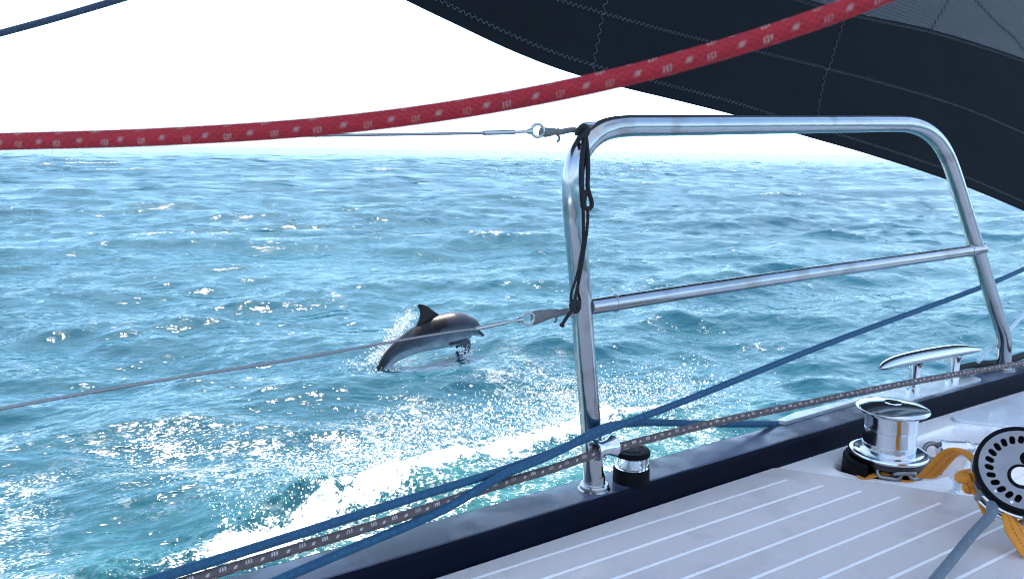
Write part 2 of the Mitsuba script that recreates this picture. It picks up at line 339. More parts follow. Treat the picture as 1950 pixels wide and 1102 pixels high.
def gel_col(p, n, uv):
    t = FBM(p.x * 8, p.y * 8, p.z * 8, 4)
    d = SS(0.60, 0.8, FBM(p.x * 40, p.y * 40, p.z * 40, 3))
    return mikit.mix(mikit.mix((0.92, 0.87, 0.85), (0.89, 0.84, 0.82), t), (0.55, 0.56, 0.58), d * 0.35)


scene['m_gelcoat'] = princ(mikit.proc(gel_col), 0.22, specular=0.5)


def deck_col(p, n, uv):
    t = FBM(p.x * 6, p.y * 6, p.z * 6, 4)
    g = N(p.x * 900, p.y * 900, p.z * 900)
    d = SS(0.58, 0.8, FBM(p.x * 22, p.y * 22, 4.0, 4))
    return mikit.mix(mikit.mix((0.575, 0.505, 0.485), (0.635, 0.565, 0.545), t * 0.7 + g * 0.3), (0.42, 0.37, 0.36), d * 0.3)


scene['m_deck'] = princ(mikit.proc(deck_col), 0.62, specular=0.4,
                        bump=mikit.proc(lambda p, n, uv: FBM(p.x * 700, p.y * 700, p.z * 700, 2), 3e-4), bscale=0.0004)
scene['m_caulk'] = princ((0.92, 0.87, 0.85), 0.5)
scene['m_black'] = princ(mikit.proc(lambda p, n, uv: mikit.mix((0.002, 0.002, 0.003), (0.006, 0.006, 0.008), FBM(p.x * 80, p.y * 80, p.z * 80, 3))), 0.5, specular=0.08)
scene['m_rubber'] = princ((0.012, 0.012, 0.014), 0.7)
scene['m_anod'] = princ(mikit.proc(lambda p, n, uv: mikit.mix((0.30, 0.31, 0.34), (0.20, 0.21, 0.24), FBM(p.x * 60, p.y * 60, p.z * 60, 4))), 0.34, 0.85)
scene['m_webgrey'] = princ(mikit.proc(lambda p, n, uv: mikit.mix((0.10, 0.095, 0.095), (0.17, 0.165, 0.165), N(p.x * 600, p.y * 600, p.z * 600))), 0.7, sheen=0.4)


def orange_col(p, n, uv):
    u, v = mi.Float(uv.x), mi.Float(uv.y)
    w = N(u * 900, v * 60) * 0.5 + FBM(p.x * 70, p.y * 70, p.z * 70, 3) * 0.5
    c = mikit.mix((0.55, 0.165, 0.012), (0.76, 0.28, 0.022), w)
    st = SS(0.012, 0.006, dr.abs(dr.abs(v - 0.25) - 0.06)) + SS(0.012, 0.006, dr.abs(dr.abs(v - 0.75) - 0.06))
    st *= SS(0.2, 0.4, dr.sin(u * 2 * math.pi / 0.004) * 0.5 + 0.5)
    return mikit.mix(c, (0.05, 0.02, 0.01), dr.clip(st, 0, 1) * 0.8)


scene['m_orange'] = princ(mikit.proc(orange_col), 0.8, sheen=0.5, bump=mikit.proc(lambda p, n, uv: N(uv.x * 700, uv.y * 50) + FBM(p.x * 90, p.y * 90, p.z * 90, 2), 4e-4), bscale=0.0006)


def sail_col(p, n, uv):
    t = FBM(p.x * 5, p.y * 5, p.z * 5, 3)
    g = N(p.x * 500, p.y * 500, p.z * 500)
    return mikit.mix((0.0065, 0.0075, 0.0100), (0.010, 0.0113, 0.0145), t * 0.6 + g * 0.4)


def sail_crease(p, n, uv):
    return FBM(p.x * 3, p.y * 3, p.z * 5, 3) + 0.12 * FBM(p.x * 20, p.y * 20, p.z * 30, 2)


scene['m_sail'] = princ(mikit.proc(sail_col), 0.75, specular=0.08, bump=mikit.proc(sail_crease, 4e-3), bscale=0.012)


def stripe_col(p, n, uv):
    u, v = mi.Float(uv.x), mi.Float(uv.y)
    s = 0.5 + 0.5 * dr.sin(2 * math.pi * v / 0.011)
    return mikit.mix((0.010, 0.011, 0.015), (0.023, 0.0245, 0.034), SS(0.35, 0.8, s))


scene['m_stripe'] = princ(mikit.proc(stripe_col), 0.5, specular=0.4)
scene['m_thread'] = princ((0.085, 0.092, 0.105), 0.7)
scene['m_clear'] = {'type': 'dielectric', 'int_ior': 1.49}
scene['m_lens_core'] = princ((0.45, 0.47, 0.48), 0.25, 0.6)

# ------------------------------------------------------------------ the sea
WIND = math.radians(-24)                     # the waves run away from the boat, a little to the left
_rng = np.random.default_rng(11)
WAVES = []
for lo, hi, slope, count in ((5.0, 11.0, 0.065, 14), (2.0, 5.0, 0.122, 22), (0.8, 2.0, 0.112, 26), (0.3, 0.8, 0.095, 30), (0.10, 0.3, 0.09, 30)):
    lam = np.exp(_rng.uniform(math.log(lo), math.log(hi), count))
    for L in lam:
        th = WIND + _rng.normal(0, 0.38 if L > 2 else 0.65)
        k = 2 * math.pi / L
        WAVES.append((k * math.sin(th), k * math.cos(th), slope * math.sqrt(2 / count) / k, _rng.uniform(0, 2 * math.pi), L))


def band_n(s):
    """Where the bow wave's foam runs, outboard of the boat."""
    return 3.86 + 0.33 * s - 0.031 * s * s


def sea_surface(x, y, spacing=None):
    """(dx, dy, z) of the sea at rest points x, y; spacing drops waves too short for the mesh."""
    z, dx, dy = np.zeros_like(x), np.zeros_like(x), np.zeros_like(x)
    for kx, ky, a, ph, L in WAVES:
        w = a
        if spacing is not None and L < 3.0:
            w = a * np.clip((L / spacing - 1.0) / 1.5, 0, 1)
        arg = kx * x + ky * y + ph
        c, k = np.cos(arg), math.hypot(kx, ky)
        z += w * c
        s_ = np.sin(arg)
        dx -= 0.75 * w * s_ * kx / k
        dy -= 0.75 * w * s_ * ky / k
    # short sharp chop: ridged noise, longer along the crests
    ca, sa = math.cos(WIND), math.sin(WIND)
    along, across = x * ca - y * sa, x * sa + y * ca
    for size, h in ((1.5, 0.060), (0.62, 0.027), (0.27, 0.011)):
        q = np.stack([along / (size * 1.9), across / size, 0 * x + size], -1)
        n1 = meshkit.noise(q + 0.6 * (meshkit.noise(q * 0.7 + 9)[..., None] - 0.5), 3)
        w = h if spacing is None else h * np.clip((size / spacing - 0.8) / 1.2, 0, 1)
        z += w * ((1 - np.abs(2 * n1 - 1)) ** 2 - 0.4)
    # the sea dips under the dolphin's tail
    q2 = np.exp(-(((x + 1.15) / 0.95) ** 2 + ((y - 8.1) / 0.6) ** 2))
    z = z * (1 - 0.75 * q2) - 0.05 * q2
    # waves flattened here to take away a broad sun glint
    q3 = 1 - 0.55 * np.exp(-(((x + 4.7) / 2.4) ** 2 + ((y - 15.8) / 2.6) ** 2))
    z, dx, dy = z * q3, dx * q3, dy * q3
    # the bow wave: a tumbling ridge along its foam
    s, n = x * BS[0] + y * BS[1], x * BN[0] + y * BN[1]
    d = n - band_n(np.clip(s, -6, 6))
    amp = np.clip((s + 5) / 4, 0, 1) * np.clip((5.4 - s) / 1.2, 0, 1)
    near = (np.abs(d) < 1.6) & (amp > 0)
    if near.any():
        q = np.stack([x[near], y[near], 0 * x[near]], -1)
        lump = meshkit.fbm(q * 4.5, 5, 21)
        env = np.exp(-(d[near] / 0.28) ** 2) * amp[near]
        z[near] += env * (0.05 + 0.19 * (lump - 0.36))
    return dx, dy, z


def build_sea():
    f_px = 803.0
    dep = np.r_[np.linspace(1.25, 0.66, 40)[:-1], np.linspace(0.66, 0.10, 500)[:-1], np.linspace(0.10, 0.030, 150)[:-1], np.linspace(0.030, 0.0006, 200)[:-1], np.geomspace(0.0006, 0.00004, 10)]
    rad = 2.2 / np.tan(dep)
    az = np.r_[np.linspace(-180, -39, 120)[:-1], np.linspace(-39, 39, 1050), np.linspace(39, 180, 120)[1:]]
    az = np.radians(az)
    A, R = np.meshgrid(az, rad)
    spacing = np.maximum(np.gradient(rad)[:, None], R * np.gradient(az)[None])
    x, y = R * np.sin(A), R * np.cos(A)
    dx, dy, z = sea_surface(x, y, spacing)
    fade = 1 / (1 + (R / 3000.0) ** 2)
    v = np.stack([x + dx * fade, y + dy * fade, z * fade], -1)
    v[:, -1] = v[:, 0]
    f = grid_faces(len(rad), len(az))
    v = v.reshape(-1, 3)
    return v, f


def water_bump(p, n, uv):
    x, y = mi.Float(uv.x), mi.Float(uv.y)
    ca, sa = math.cos(WIND), math.sin(WIND)
    al, ac = x * ca - y * sa, x * sa + y * ca
    h = mi.Float(0)
    for size, a in ((3.1, 0.065), (1.25, 0.040), (0.42, 0.012), (0.17, 0.0068), (0.07, 0.0038), (0.03, 0.0020)):
        q = N(al / (size * 1.8), ac / size, 7.3 + size * 50)
        h += a * dr.square(1 - dr.abs(2 * q - 1))
    return h


def foam_and_glitter(p):
    x, y = mi.Float(p.x), mi.Float(p.y)
    s, n = x * BS[0] + y * BS[1], x * BN[0] + y * BN[1]
    sc = dr.clip(s, -6, 6)
    d = n - (3.86 + 0.33 * sc - 0.031 * sc * sc)
    amp = SS(-6, -2, s) * SS(5.5, 4.3, s)
    band = dr.exp(-dr.square(d / 0.175)) * amp * SS(-0.3, 1.2, s) * SS(5.2, 3.4, s)
    wide = dr.exp(-dr.square((d - 0.6) / 1.9)) * amp
    big = FBM(x * 1.6, y * 1.6, 2.0, 3)
    fine = FBM(x * 11, y * 11, 5.0, 4)
    gx, gy = x * math.cos(WIND) - y * math.sin(WIND), x * math.sin(WIND) + y * math.cos(WIND)
    grit = N(gx * 50, gy * 85, 4.0) * 0.5 + N(gx * 105, gy * 150, 9.0) * 0.5
    lace = dr.abs(2 * FBM(x * 3.6 + fine * 0.9, y * 3.6, 8.0, 4) - 1)
    a = SS(0.44, 0.74, band * 0.95 + (fine - 0.5) * 0.9 + (big - 0.5) * 0.8 + (grit - 0.5) * 0.6)
    patch = FBM(gx * 0.55 + 3.0, gy * 1.0, 12.0, 4)
    a *= SS(0.20, 0.50, fine * 0.5 + grit * 0.5 + (band - 0.55) * 0.55)
    w2 = SS(0.18, 0.75, wide + (big - 0.5) * 0.8) * SS(0.36, 0.58, patch + 0.16 * SS(0.6, 1.0, wide))
    b = SS(0.16, 0.02, lace) * w2 * SS(0.42, 0.62, fine * 0.4 + grit * 0.6)
    b = dr.maximum(b * 0.7, SS(0.60, 0.78, grit + (fine - 0.5) * 0.30) * w2 * 0.85)  # white specks: foam, and sun glitter painted into the sea colour
    # tops of breaking crests
    cap_n = FBM(x * 0.55, y * 0.55, 1.0, 2)
    cap = SS(0.30, 0.39, p.z + (fine - 0.5) * 0.30 + (grit - 0.5) * 0.20 + (cap_n - 0.62) * 0.25)
    return dr.clip(dr.maximum(dr.maximum(a, b * 0.8), cap), 0, 1)


def sea_col(p, n, uv):
    f = foam_and_glitter(p)
    t = FBM(p.x * 0.12, p.y * 0.12, 0.0, 3)
    x, y = mi.Float(p.x), mi.Float(p.y)
    s, n = x * BS[0] + y * BS[1], x * BN[0] + y * BN[1]
    sc = dr.clip(s, -6, 6)
    air = dr.exp(-dr.square((n - (3.3 + 0.33 * sc - 0.031 * sc * sc)) / 0.9)) * SS(6.0, 4.0, s) * SS(0.25, 0.65, FBM(x * 0.9, y * 0.9, 6.0, 3))
    return mikit.mix(mikit.mix(mikit.mix((0.007, 0.049, 0.082), (0.011, 0.070, 0.105), t), (0.045, 0.19, 0.20), air * 0.45), (0.86, 0.90, 0.91), f)


def sea_rough(p, n, uv):
    return 0.10 + 0.7 * foam_and_glitter(p)


scene['m_sea'] = princ(mikit.proc(sea_col), mikit.proc(sea_rough), two=False, bump=mikit.proc(water_bump, 4e-3), bscale=1.0, eta=1.34)
_v, _f = build_sea()
scene['sea'] = mikit.ply((_v, _f), 'm_sea', smooth=True, uv=_v[:, :2])
label('sea', 'choppy blue green open sea with scattered whitecaps out to the horizon', kind='structure')
# ------------------------------------------------------------------ sailboat: hull, toe rail, deck
DECK = 1.650
_ib = PchipInterpolator([-3, -1, 0.5, 0.9, 1.14, 1.6, 2.06, 2.4, 2.8, 3.1, 3.3, 3.4], [0.80, 0.845, 0.864, 0.877, 0.883, 0.892, 0.894, 0.86, 0.70, 0.42, 0.10, -0.15])
_zt = PchipInterpolator([-3, 0, 0.4, 0.7, 1.0, 2.0, 3.4], [1.692, 1.692, 1.692, 1.692, 1.692, 1.693, 1.71])
MID = -0.15                                  # the boat's centre line


def gunwale_loft(profile, side=1):
    """Sweep (outward, z) points along the gunwale; z None means the rail's top + given offset as ('t', dz)."""
    s = np.r_[np.linspace(-3, 2.2, 60)[:-1], np.linspace(2.2, 3.4, 50)]
    n = _ib(s)
    ds, dn = np.gradient(s), np.gradient(n)
    L = np.hypot(ds, dn)
    os_, on = -dn / L, ds / L
    rows = []
    for off, z in profile:
        zz = _zt(s) + z[1] if isinstance(z, tuple) else np.full_like(s, z)
        nn = n + on * off
        rows.append(W(np.stack([s + os_ * off, (nn if side > 0 else 2 * MID - nn), zz], -1)))
    v = np.stack(rows, 1)
    f = grid_faces(len(s), len(profile))
    if side < 0:
        f = f[:, ::-1]
    m = trimesh.Trimesh(v.reshape(-1, 3), f, process=False)
    return m


RAIL_PROFILE = [(0, DECK - 0.004), (0.001, ('t', -0.010)), (0.002, ('t', -0.004)), (0.0045, ('t', 0.0))]
CAP_PROFILE = [(0.0045, ('t', 0.0)), (0.008, ('t', 0.0012)), (0.040, ('t', 0.0015)), (0.068, ('t', 0.0)), (0.076, ('t', -0.003)), (0.081, ('t', -0.010)), (0.082, ('t', -0.035))]
HULL_PROFILE = [(0.082, ('t', -0.035)), (0.076, 1.45), (0.04, 1.0), (-0.04, 0.5), (-0.16, 0.0), (-0.34, -0.5)]


def sided(m):
    m.fix_normals()
    return m


def both(profile, smooth):
    a, b_ = gunwale_loft(profile, 1), gunwale_loft(profile, -1)
    return trimesh.util.concatenate([a, b_])


add('sailboat__toe_rail', both(RAIL_PROFILE, 40), 'm_navy', smooth=40)
add('sailboat__rail_cap', both(CAP_PROFILE, 40), 'm_rail_sky_sheen', smooth=40)
add('sailboat__hull', both(HULL_PROFILE, 40), 'm_gelcoat', smooth=40)
label('sailboat', 'white sailboat bow with grey planked side deck and raised dark navy toe rail', 'sailboat')
label('sailboat__toe_rail', 'near black inner face of the toe rail')
label('sailboat__rail_cap', 'wet flat top of the toe rail with slate blue sky reflection painted in')

# the anchor recess: a rounded well round the windlass that opens into a longer tub
_hole = Polygon([(1.258, 0.848), (1.226, 0.828), (1.236, 0.785), (1.268, 0.742), (1.335, 0.706), (1.42, 0.698), (1.515, 0.733), (1.60, 0.757), (1.715, 0.787),
                 (1.655, 0.850), (1.50, 0.846), (1.40, 0.852)]).buffer(-0.02).buffer(0.04).buffer(-0.02)


def ring_pts(poly, n):
    L = poly.exterior.length
    c = np.array([poly.exterior.interpolate(L * k / n).coords[0] for k in range(n)])
    area = 0.5 * np.sum(c[:, 0] * np.roll(c[:, 1], -1) - c[:, 1] * np.roll(c[:, 0], -1))
    return c if area > 0 else c[::-1]


_ring = ring_pts(_hole, 160)
_tan = np.roll(_ring, -1, 0) - np.roll(_ring, 1, 0)
_tan /= np.linalg.norm(_tan, axis=1, keepdims=True)
_inw = np.stack([-_tan[:, 1], _tan[:, 0]], -1)


def smooth_in(off):
    if off <= 0.012:
        return _ring + _inw * off
    c = _ring + _inw * off
    for _ in range(12):
        c = 0.5 * c + 0.25 * (np.roll(c, 1, 0) + np.roll(c, -1, 0))
    return c


_lv = [(-0.0005, 1.6478), (0.002, 1.6470), (0.005, 1.6445), (0.007, 1.640), (0.016, 1.60), (0.024, 1.572), (0.034, 1.562)]
_deep = 1 + 1.0 * np.clip((1.46 - _ring[:, 0]) / 0.08, 0, 1)      # the well round the windlass is deeper than the tub
_rows = [W(np.c_[smooth_in(o), 1.648 - (1.648 - z) * _deep]) for o, z in _lv]
_fl = smooth_in(0.034).mean(0)
_v = np.vstack(_rows + [W([[*_fl, 1.520]])])
_i, _j = np.meshgrid(np.arange(len(_lv) - 1), np.arange(160), indexing='ij')
_q = np.stack([_i * 160 + _j, _i * 160 + (_j + 1) % 160, (_i + 1) * 160 + (_j + 1) % 160, (_i + 1) * 160 + _j], -1).reshape(-1, 4)
_b = (len(_lv) - 1) * 160
_f = np.vstack([_q[:, [0, 1, 2]], _q[:, [0, 2, 3]], np.stack([_b + np.arange(160), _b + (np.arange(160) + 1) % 160, np.full(160, len(_v) - 1)], -1)])
add('sailboat__anchor_recess', trimesh.Trimesh(_v, _f, process=False), 'm_gelcoat', smooth=50)
label('sailboat__anchor_recess', 'white moulded anchor recess under the windlass')

_ss = np.linspace(-3, 3.4, 120)
_port = np.c_[_ss, _ib(_ss) + 0.002]
_deck = Polygon(np.vstack([_port, np.c_[_ss, 2 * MID - _ib(_ss)][::-1]]))
_m = trimesh.creation.extrude_polygon(_deck.difference(Polygon(_ring)), 0.012, engine='earcut')
_m.apply_translation([0, 0, 1.636])
add('sailboat__deck', to_boat(_m), 'm_gelcoat', smooth=False)

# planked panel: grey strips with white caulking between them


def s_edge(n):
    return 1.136 + (0.876 - n) * 0.72


N0, DN, GAP = 0.832, 0.0475, 0.0050
_outer = [(s, float(_ib(s)) - 0.004) for s in np.linspace(-1.3, 1.13, 16)]
_marg = Polygon([(-1.3, N0 + GAP / 2)] + _outer + [(s_edge(0.872), 0.872), (s_edge(0.85) - 0.062, 0.85), (s_edge(N0 + GAP / 2) - 0.062, N0 + GAP / 2)])


def slab(poly, z0, z1, key, bsdf):
    m = trimesh.creation.extrude_polygon(poly, z1 - z0, engine='earcut')
    m.apply_translation([0, 0, z0])
    return add(key, to_boat(m), bsdf, smooth=False)


slab(Polygon([(s_edge(0.85) - 0.062, 0.85), (s_edge(0.872), 0.872), (s_edge(0.60), 0.60), (s_edge(-0.9), -0.9), (s_edge(-0.9) - 0.062, -0.9)]), 1.6485, 1.6530, 'sailboat__deck__border', 'm_deck')
slab(_marg, 1.6485, 1.6530, 'sailboat__deck__plank', 'm_deck')
for k in range(36):
    n1 = N0 - DN * k
    hi, lo = n1 - GAP / 2, n1 - DN + GAP / 2
    slab(Polygon([(-1.3, lo), (-1.3, hi), (s_edge(hi) - 0.062, hi), (s_edge(lo) - 0.062, lo)]), 1.6485, 1.6530, 'sailboat__deck__plank', 'm_deck')
    slab(Polygon([(-1.3, n1 - GAP / 2 + 2e-4), (-1.3, n1 + GAP / 2 - 2e-4), (s_edge(n1) - 0.0623, n1 + GAP / 2 - 2e-4), (s_edge(n1) - 0.0623, n1 - GAP / 2 + 2e-4)]),
         1.6486, 1.6534, 'sailboat__deck__caulking_strip', 'm_caulk')
label('sailboat__deck', 'white foredeck with grey planks and white caulking lines')

# lid of the bow locker, forward of the recess
_lid = Polygon([(1.665, 0.868), (1.755, 0.752), (1.80, 0.735), (2.35, 0.60), (2.45, 0.70), (2.3, 0.845), (2.05, 0.872)]).buffer(-0.015).buffer(0.015)
scene['m_lid'] = princ(mikit.proc(lambda p, n, uv: mikit.mix((0.60, 0.61, 0.64), (0.68, 0.69, 0.72), FBM(p.x * 12, p.y * 12, 0, 4))), mikit.proc(lambda p, n, uv: 0.40 - 0.28 * SS(0.5, 0.6, FBM(p.x * 16, p.y * 16, 3.0, 4))))
slab(_lid, 1.6488, 1.6550, 'sailboat__locker_lid', 'm_lid')

# bright plate on top of the toe rail
_plate = Polygon([(1.225, 0.957), (1.240, 0.943), (1.475, 0.952), (1.585, 0.904), (1.876, 0.908), (1.890, 0.958), (1.30, 0.970)]).buffer(-0.004).buffer(0.004)
slab(_plate, 1.6942, 1.7010, 'sailboat__rail_plate', 'm_plate')
label('sailboat__rail_plate', 'polished plate on top of the toe rail under the cleat')

# ------------------------------------------------------------------ pulpit
_rail = W(spline(PTS['rail'], 220))
add('pulpit__guard_rail', tube(_rail, 0.0155, 28), 'm_steel')
_mr = np.array(PTS['midrail'], float); _mr[:, 1] -= 0.006
add('pulpit__middle_rail', tube(W(spline(_mr, 60)), 0.0118, 24), 'm_steel')
_mp = W(spline(_mr, 60))
for k in (3, 56):
    add('pulpit__weld', rings(0.0122, 0.0016, _mp[k] + (_mp[k + 1] - _mp[k]) * 0.2, _mp[k + 1] - _mp[k], 30, 8), 'm_steel')
for a in (PTS['rail'][0], PTS['rail'][-1]):
    o_ = W(a)[0]; o_[2] = 1.6935
    add('pulpit__base_flange', lathe([(0.0, 0.0), (0.0250, 0.0), (0.0225, 0.002), (0.0225, 0.006), (0.021, 0.008), (0.0172, 0.0085), (0.0167, 0.010), (0.0167, 0.022), (0.0156, 0.0225)], o_, [0, 0, 1], 36), 'm_steel', smooth=30)
add('pulpit__lifeline_loop', tube(W(spline(PTS['rail_loop'], 40)), 0.0027, 10), 'm_steel')
add('pulpit__lifeline_loop', rings(0.010, 0.0026, W((0.696, 0.906, 1.976))[0], BN, 30, 10, 0, 2 * math.pi), 'm_steel')
label('pulpit', 'polished stainless steel pulpit of bent tube with a sloping middle rail', 'pulpit')

# ------------------------------------------------------------------ lifelines
for key, pre, txt in (('lifeline', 'upper', 'upper wire lifeline running level into the top corner of the pulpit'),
                      ('lifeline_001', 'lower', 'lower wire lifeline sloping across in front of the dolphin')):
    p = np.array(PTS[pre + '_wire'], float)
    p = np.vstack([p[0] - (p[1] - p[0]) / np.linalg.norm(p[1] - p[0]) * 1.6, p])
    add(key + '__wire', tube(W(spline(p, 90)), 0.0018, 8), 'm_wire')
    add(key + '__swage', tube(W(spline(PTS[pre + '_swage'], 8)), 0.0030, 12), 'm_steel')
    add(key + '__stud', tube(W(spline(PTS[pre + '_stud'], 8)), [0.0018] * 6 + [0.0038] * 2, 12), 'm_steel')
    c = W(PTS[pre + '_ring'][0])[0]
    add(key + '__ring', rings(0.0085, 0.0019, c, BN + 0.35 * BS, 36, 10), 'm_steel')
    q = spline(PTS[pre + '_lash'], 40)
    u = np.linspace(0, 1, 40)
    r = np.interp(u, [0, 0.12, 0.36, 0.45, 0.5, 0.56, 1], [0.0062, 0.0066, 0.0048, 0.0040, 0.0058, 0.0040, 0.0037])
    if pre == 'lower':
        r = np.interp(u, [0, 0.12, 0.36, 0.50, 0.54, 0.6, 1], [0.0100, 0.0098, 0.0070, 0.0055, 0.0066, 0.0050, 0.0042])
    fl = np.minimum(r, 0.0045)
    add(key + '__lashing', tube(W(q), fl, 16, flat=r), 'm_webgrey')
    k = W(spline(PTS[pre + '_lash'], 11))[5]
    add(key + '__lashing_tail', tube(spline([k + [0, 0, -0.004], k + BS * 0.003 + [0, 0, -0.009], k + BS * -0.001 + [0, 0, -0.013]], 10), 0.0016, 8), 'm_webgrey')
    label(key, txt, 'lifeline', 'wire lifelines')

# black cord tied round the pulpit's corner
add('knotted_lanyard__knot', join(tube(W(spline(PTS['cord_knot1'], 50)), 0.0034, 10), tube(W(spline(PTS['cord_e'], 40)), 0.0033, 10)), 'm_black_cord')
add('knotted_lanyard__bight', join(tube(W(spline(PTS['cord_a'], 40)), 0.0033, 10), tube(W(spline(PTS['cord_b'], 60)), 0.0033, 10)), 'm_black_cord')
add('knotted_lanyard__strand', tube(W(spline(PTS['cord_c'], 50)), 0.0023, 10), 'm_black_cord')
add('knotted_lanyard__strand', tube(W(spline(PTS['cord_d'], 50)), 0.0020, 10), 'm_black_cord')
add('knotted_lanyard__knot', tube(W(spline(PTS['cord_knot2'], 60)), 0.0040, 10), 'm_black_cord')
_t = W(spline(PTS['cord_tail'], 30))
add('knotted_lanyard__tail', tube(_t, np.r_[[0.0026] * 24, [0.0028, 0.0040, 0.0042, 0.0040, 0.0034, 0.002]], 10), 'm_black_cord')
label('knotted_lanyard', 'thin black lanyard knotted at the top and hanging down the near post', 'lanyard')

# ------------------------------------------------------------------ running lines
for key, pts, r, mat, txt, cat in (
        ('red_rope', 'red', 0.0058, 'm_red_rope', 'thick red rope with white flecks curving across the sky close by', 'rope'),
        ('dark_sheet', 'sheet', 0.0058, 'm_sheet', 'dark blue grey rope slanting through the sky at the top left corner', 'rope'),
        ('blue_rope', 'blue_a', 0.0057, 'm_blue_rope', 'blue rope rising to the right from the post across the pulpit opening', 'rope'),
        ('blue_rope_001', 'blue_b', 0.0059, 'm_blue_rope', 'lower blue rope that passes behind the round lamp and trails along the toe rail', 'rope'),
        ('flecked_rope', 'grey_a', 0.0062, 'm_grey_rope', 'brownish grey rope with white flecks led through the fairlead along the toe rail', 'rope'),
        ('pale_rope', 'white_line', 0.0048, 'm_white_rope', 'short pale blue rope slanting behind the foremost pulpit leg', 'rope')):
    p = list(PTS[pts])
    if pts == 'red':
        p = [(-1.35, 1.86, 3.30), (-0.75, 1.45, 2.70), (-0.22, 0.905, 2.245)] + p + [(0.75, 0.05, 2.52), (1.5, -0.25, 3.2), (2.4, -0.4, 4.2)]
    if pts == 'sheet':
        p = [(-2.9, 3.0, 1.45), (-1.0, 2.28, 2.05)] + p + [(1.2, 1.04, 2.82), (2.4, 0.4, 3.3)]
    add(key, tube(W(spline(p, 420)), r, 16), mat)
    label(key, txt, cat)
_h = spline(PTS['hose'], 60)
add('black_hose', tube(W(_h), np.interp(np.linspace(0, 1, 60), [0, 0.05, 0.3, 1], [0.002, 0.006, 0.0085, 0.0085]), 16), 'm_rubber')
label('black_hose', 'black rubber hose lying along the outer edge of the toe rail by the cleat', 'hose')

# fairlead clamped on the pulpit post
_c = W(PTS['fairlead'][0])[0]
_ax = W(np.array([1.0, 0.0, 0.02]))[0]
_prof = [(0.0085, -0.017), (0.0125, -0.0195), (0.0152, -0.0185), (0.0156, -0.0165), (0.0135, -0.012), (0.0112, -0.006), (0.0112, 0.004), (0.0135, 0.010), (0.0160, 0.0145), (0.0157, 0.017),
         (0.0125, 0.018), (0.0090, 0.0155), (0.0082, 0.010), (0.0080, -0.010), (0.0085, -0.017)]
add('fairlead__bullseye', lathe(_prof, _c, _ax, 44), 'm_chrome', smooth=50)
_pc = W((0.7355, 0.904, 1.7718))[0]
add('fairlead__clamp', lathe([(0.0156, -0.007), (0.0185, -0.007), (0.0190, -0.005), (0.0190, 0.005), (0.0185, 0.007), (0.0156, 0.007)], _pc, [-0.05, 0, 1], 36), 'm_chrome', smooth=30)
add('fairlead__bolt', tube(spline([_pc - BN * 0.018 + [0, 0, -0.012] - BS * 0.004, _pc - BN * 0.030 + [0, 0, -0.016] + BS * 0.006], 8), [0.004] * 4 + [0.0055] * 4, 6), 'm_chrome')
add('fairlead__bolt', tube(spline([_pc - BS * 0.016 + [0, 0, 0.002], _pc - BS * 0.026 + [0, 0, 0.002]], 8), [0.0035] * 4 + [0.005] * 4, 6), 'm_chrome')
label('fairlead', 'small flared steel fairlead clamped to the near pulpit post', 'fairlead')

# round lamp
_o = W((0.812, 0.899, 1.6915))[0]
add('deck_lamp__base', lathe([(0, 0), (0.0285, 0), (0.0288, 0.003), (0.0285, 0.022), (0.0275, 0.0245), (0, 0.0245)], _o, [0, 0, 1], 48), 'm_black', smooth=35)
add('deck_lamp__lens', lathe([(0.0185, 0.0247), (0.0266, 0.0247), (0.0272, 0.030), (0.0266, 0.0434), (0.0185, 0.0434), (0.0185, 0.0247)], _o, [0, 0, 1], 48), 'm_clear', smooth=60)
add('deck_lamp__reflector', lathe([(0.0, 0.0246), (0.0165, 0.0250), (0.012, 0.030), (0.010, 0.036), (0.0160, 0.0432), (0, 0.0434)], _o, [0, 0, 1], 40), 'm_lens_core', smooth=50)
add('deck_lamp__cap', lathe([(0, 0.0436), (0.0278, 0.0436), (0.0282, 0.046), (0.0280, 0.0505), (0.0268, 0.052), (0.020, 0.0524), (0.0195, 0.0518), (0.0150, 0.0518), (0.0145, 0.0526), (0, 0.0530)], _o, [0, 0, 1], 48), 'm_black', smooth=35)
label('deck_lamp', 'round navigation lamp with black base and clear lens standing on the toe rail', 'lamp')

# mooring cleat
_hp = W(spline(PTS['cleat_horn'], 60))
_u = np.linspace(-1, 1, 60)
_env = np.sqrt(np.clip(1 - np.abs(_u) ** 4.5, 0.0, 1))
_wid = (0.0215 - 0.0090 * _u ** 2) * np.maximum(_env, 0.15)
_hgt = (0.0140 - 0.0062 * _u ** 2) * np.maximum(_env, 0.2)
add('mooring_cleat__horn', tube(_hp, _wid, 24, flat=_hgt), 'm_chrome')
for a, i in zip(PTS['cleat_posts'], (0, 1)):
    o_ = W(a)[0]; o_[2] = 1.7009
    add('mooring_cleat__post', lathe([(0, 0), (0.0138, 0), (0.0138, 0.014), (0.0128, 0.0155), (0.0120, 0.016), (0.0116, 0.03), (0.0120, 0.050), (0.0140, 0.062), (0.0140, 0.066), (0, 0.066)], o_, [0, 0, 1], 32), 'm_chrome', smooth=35)
label('mooring_cleat', 'polished steel mooring cleat on two posts standing on the toe rail plate', 'cleat')

# ------------------------------------------------------------------ windlass
scene['m_gunmetal'] = princ((0.07, 0.07, 0.075), 0.3, 1.0)
WS, WN = 1.316, 0.781
_o = W((WS, WN, 0.0))[0]


def wl(name, prof, mat, sides=64, sm=30):
    add('windlass__' + name, lathe(prof, _o, [0, 0, 1], sides), mat, smooth=sm)


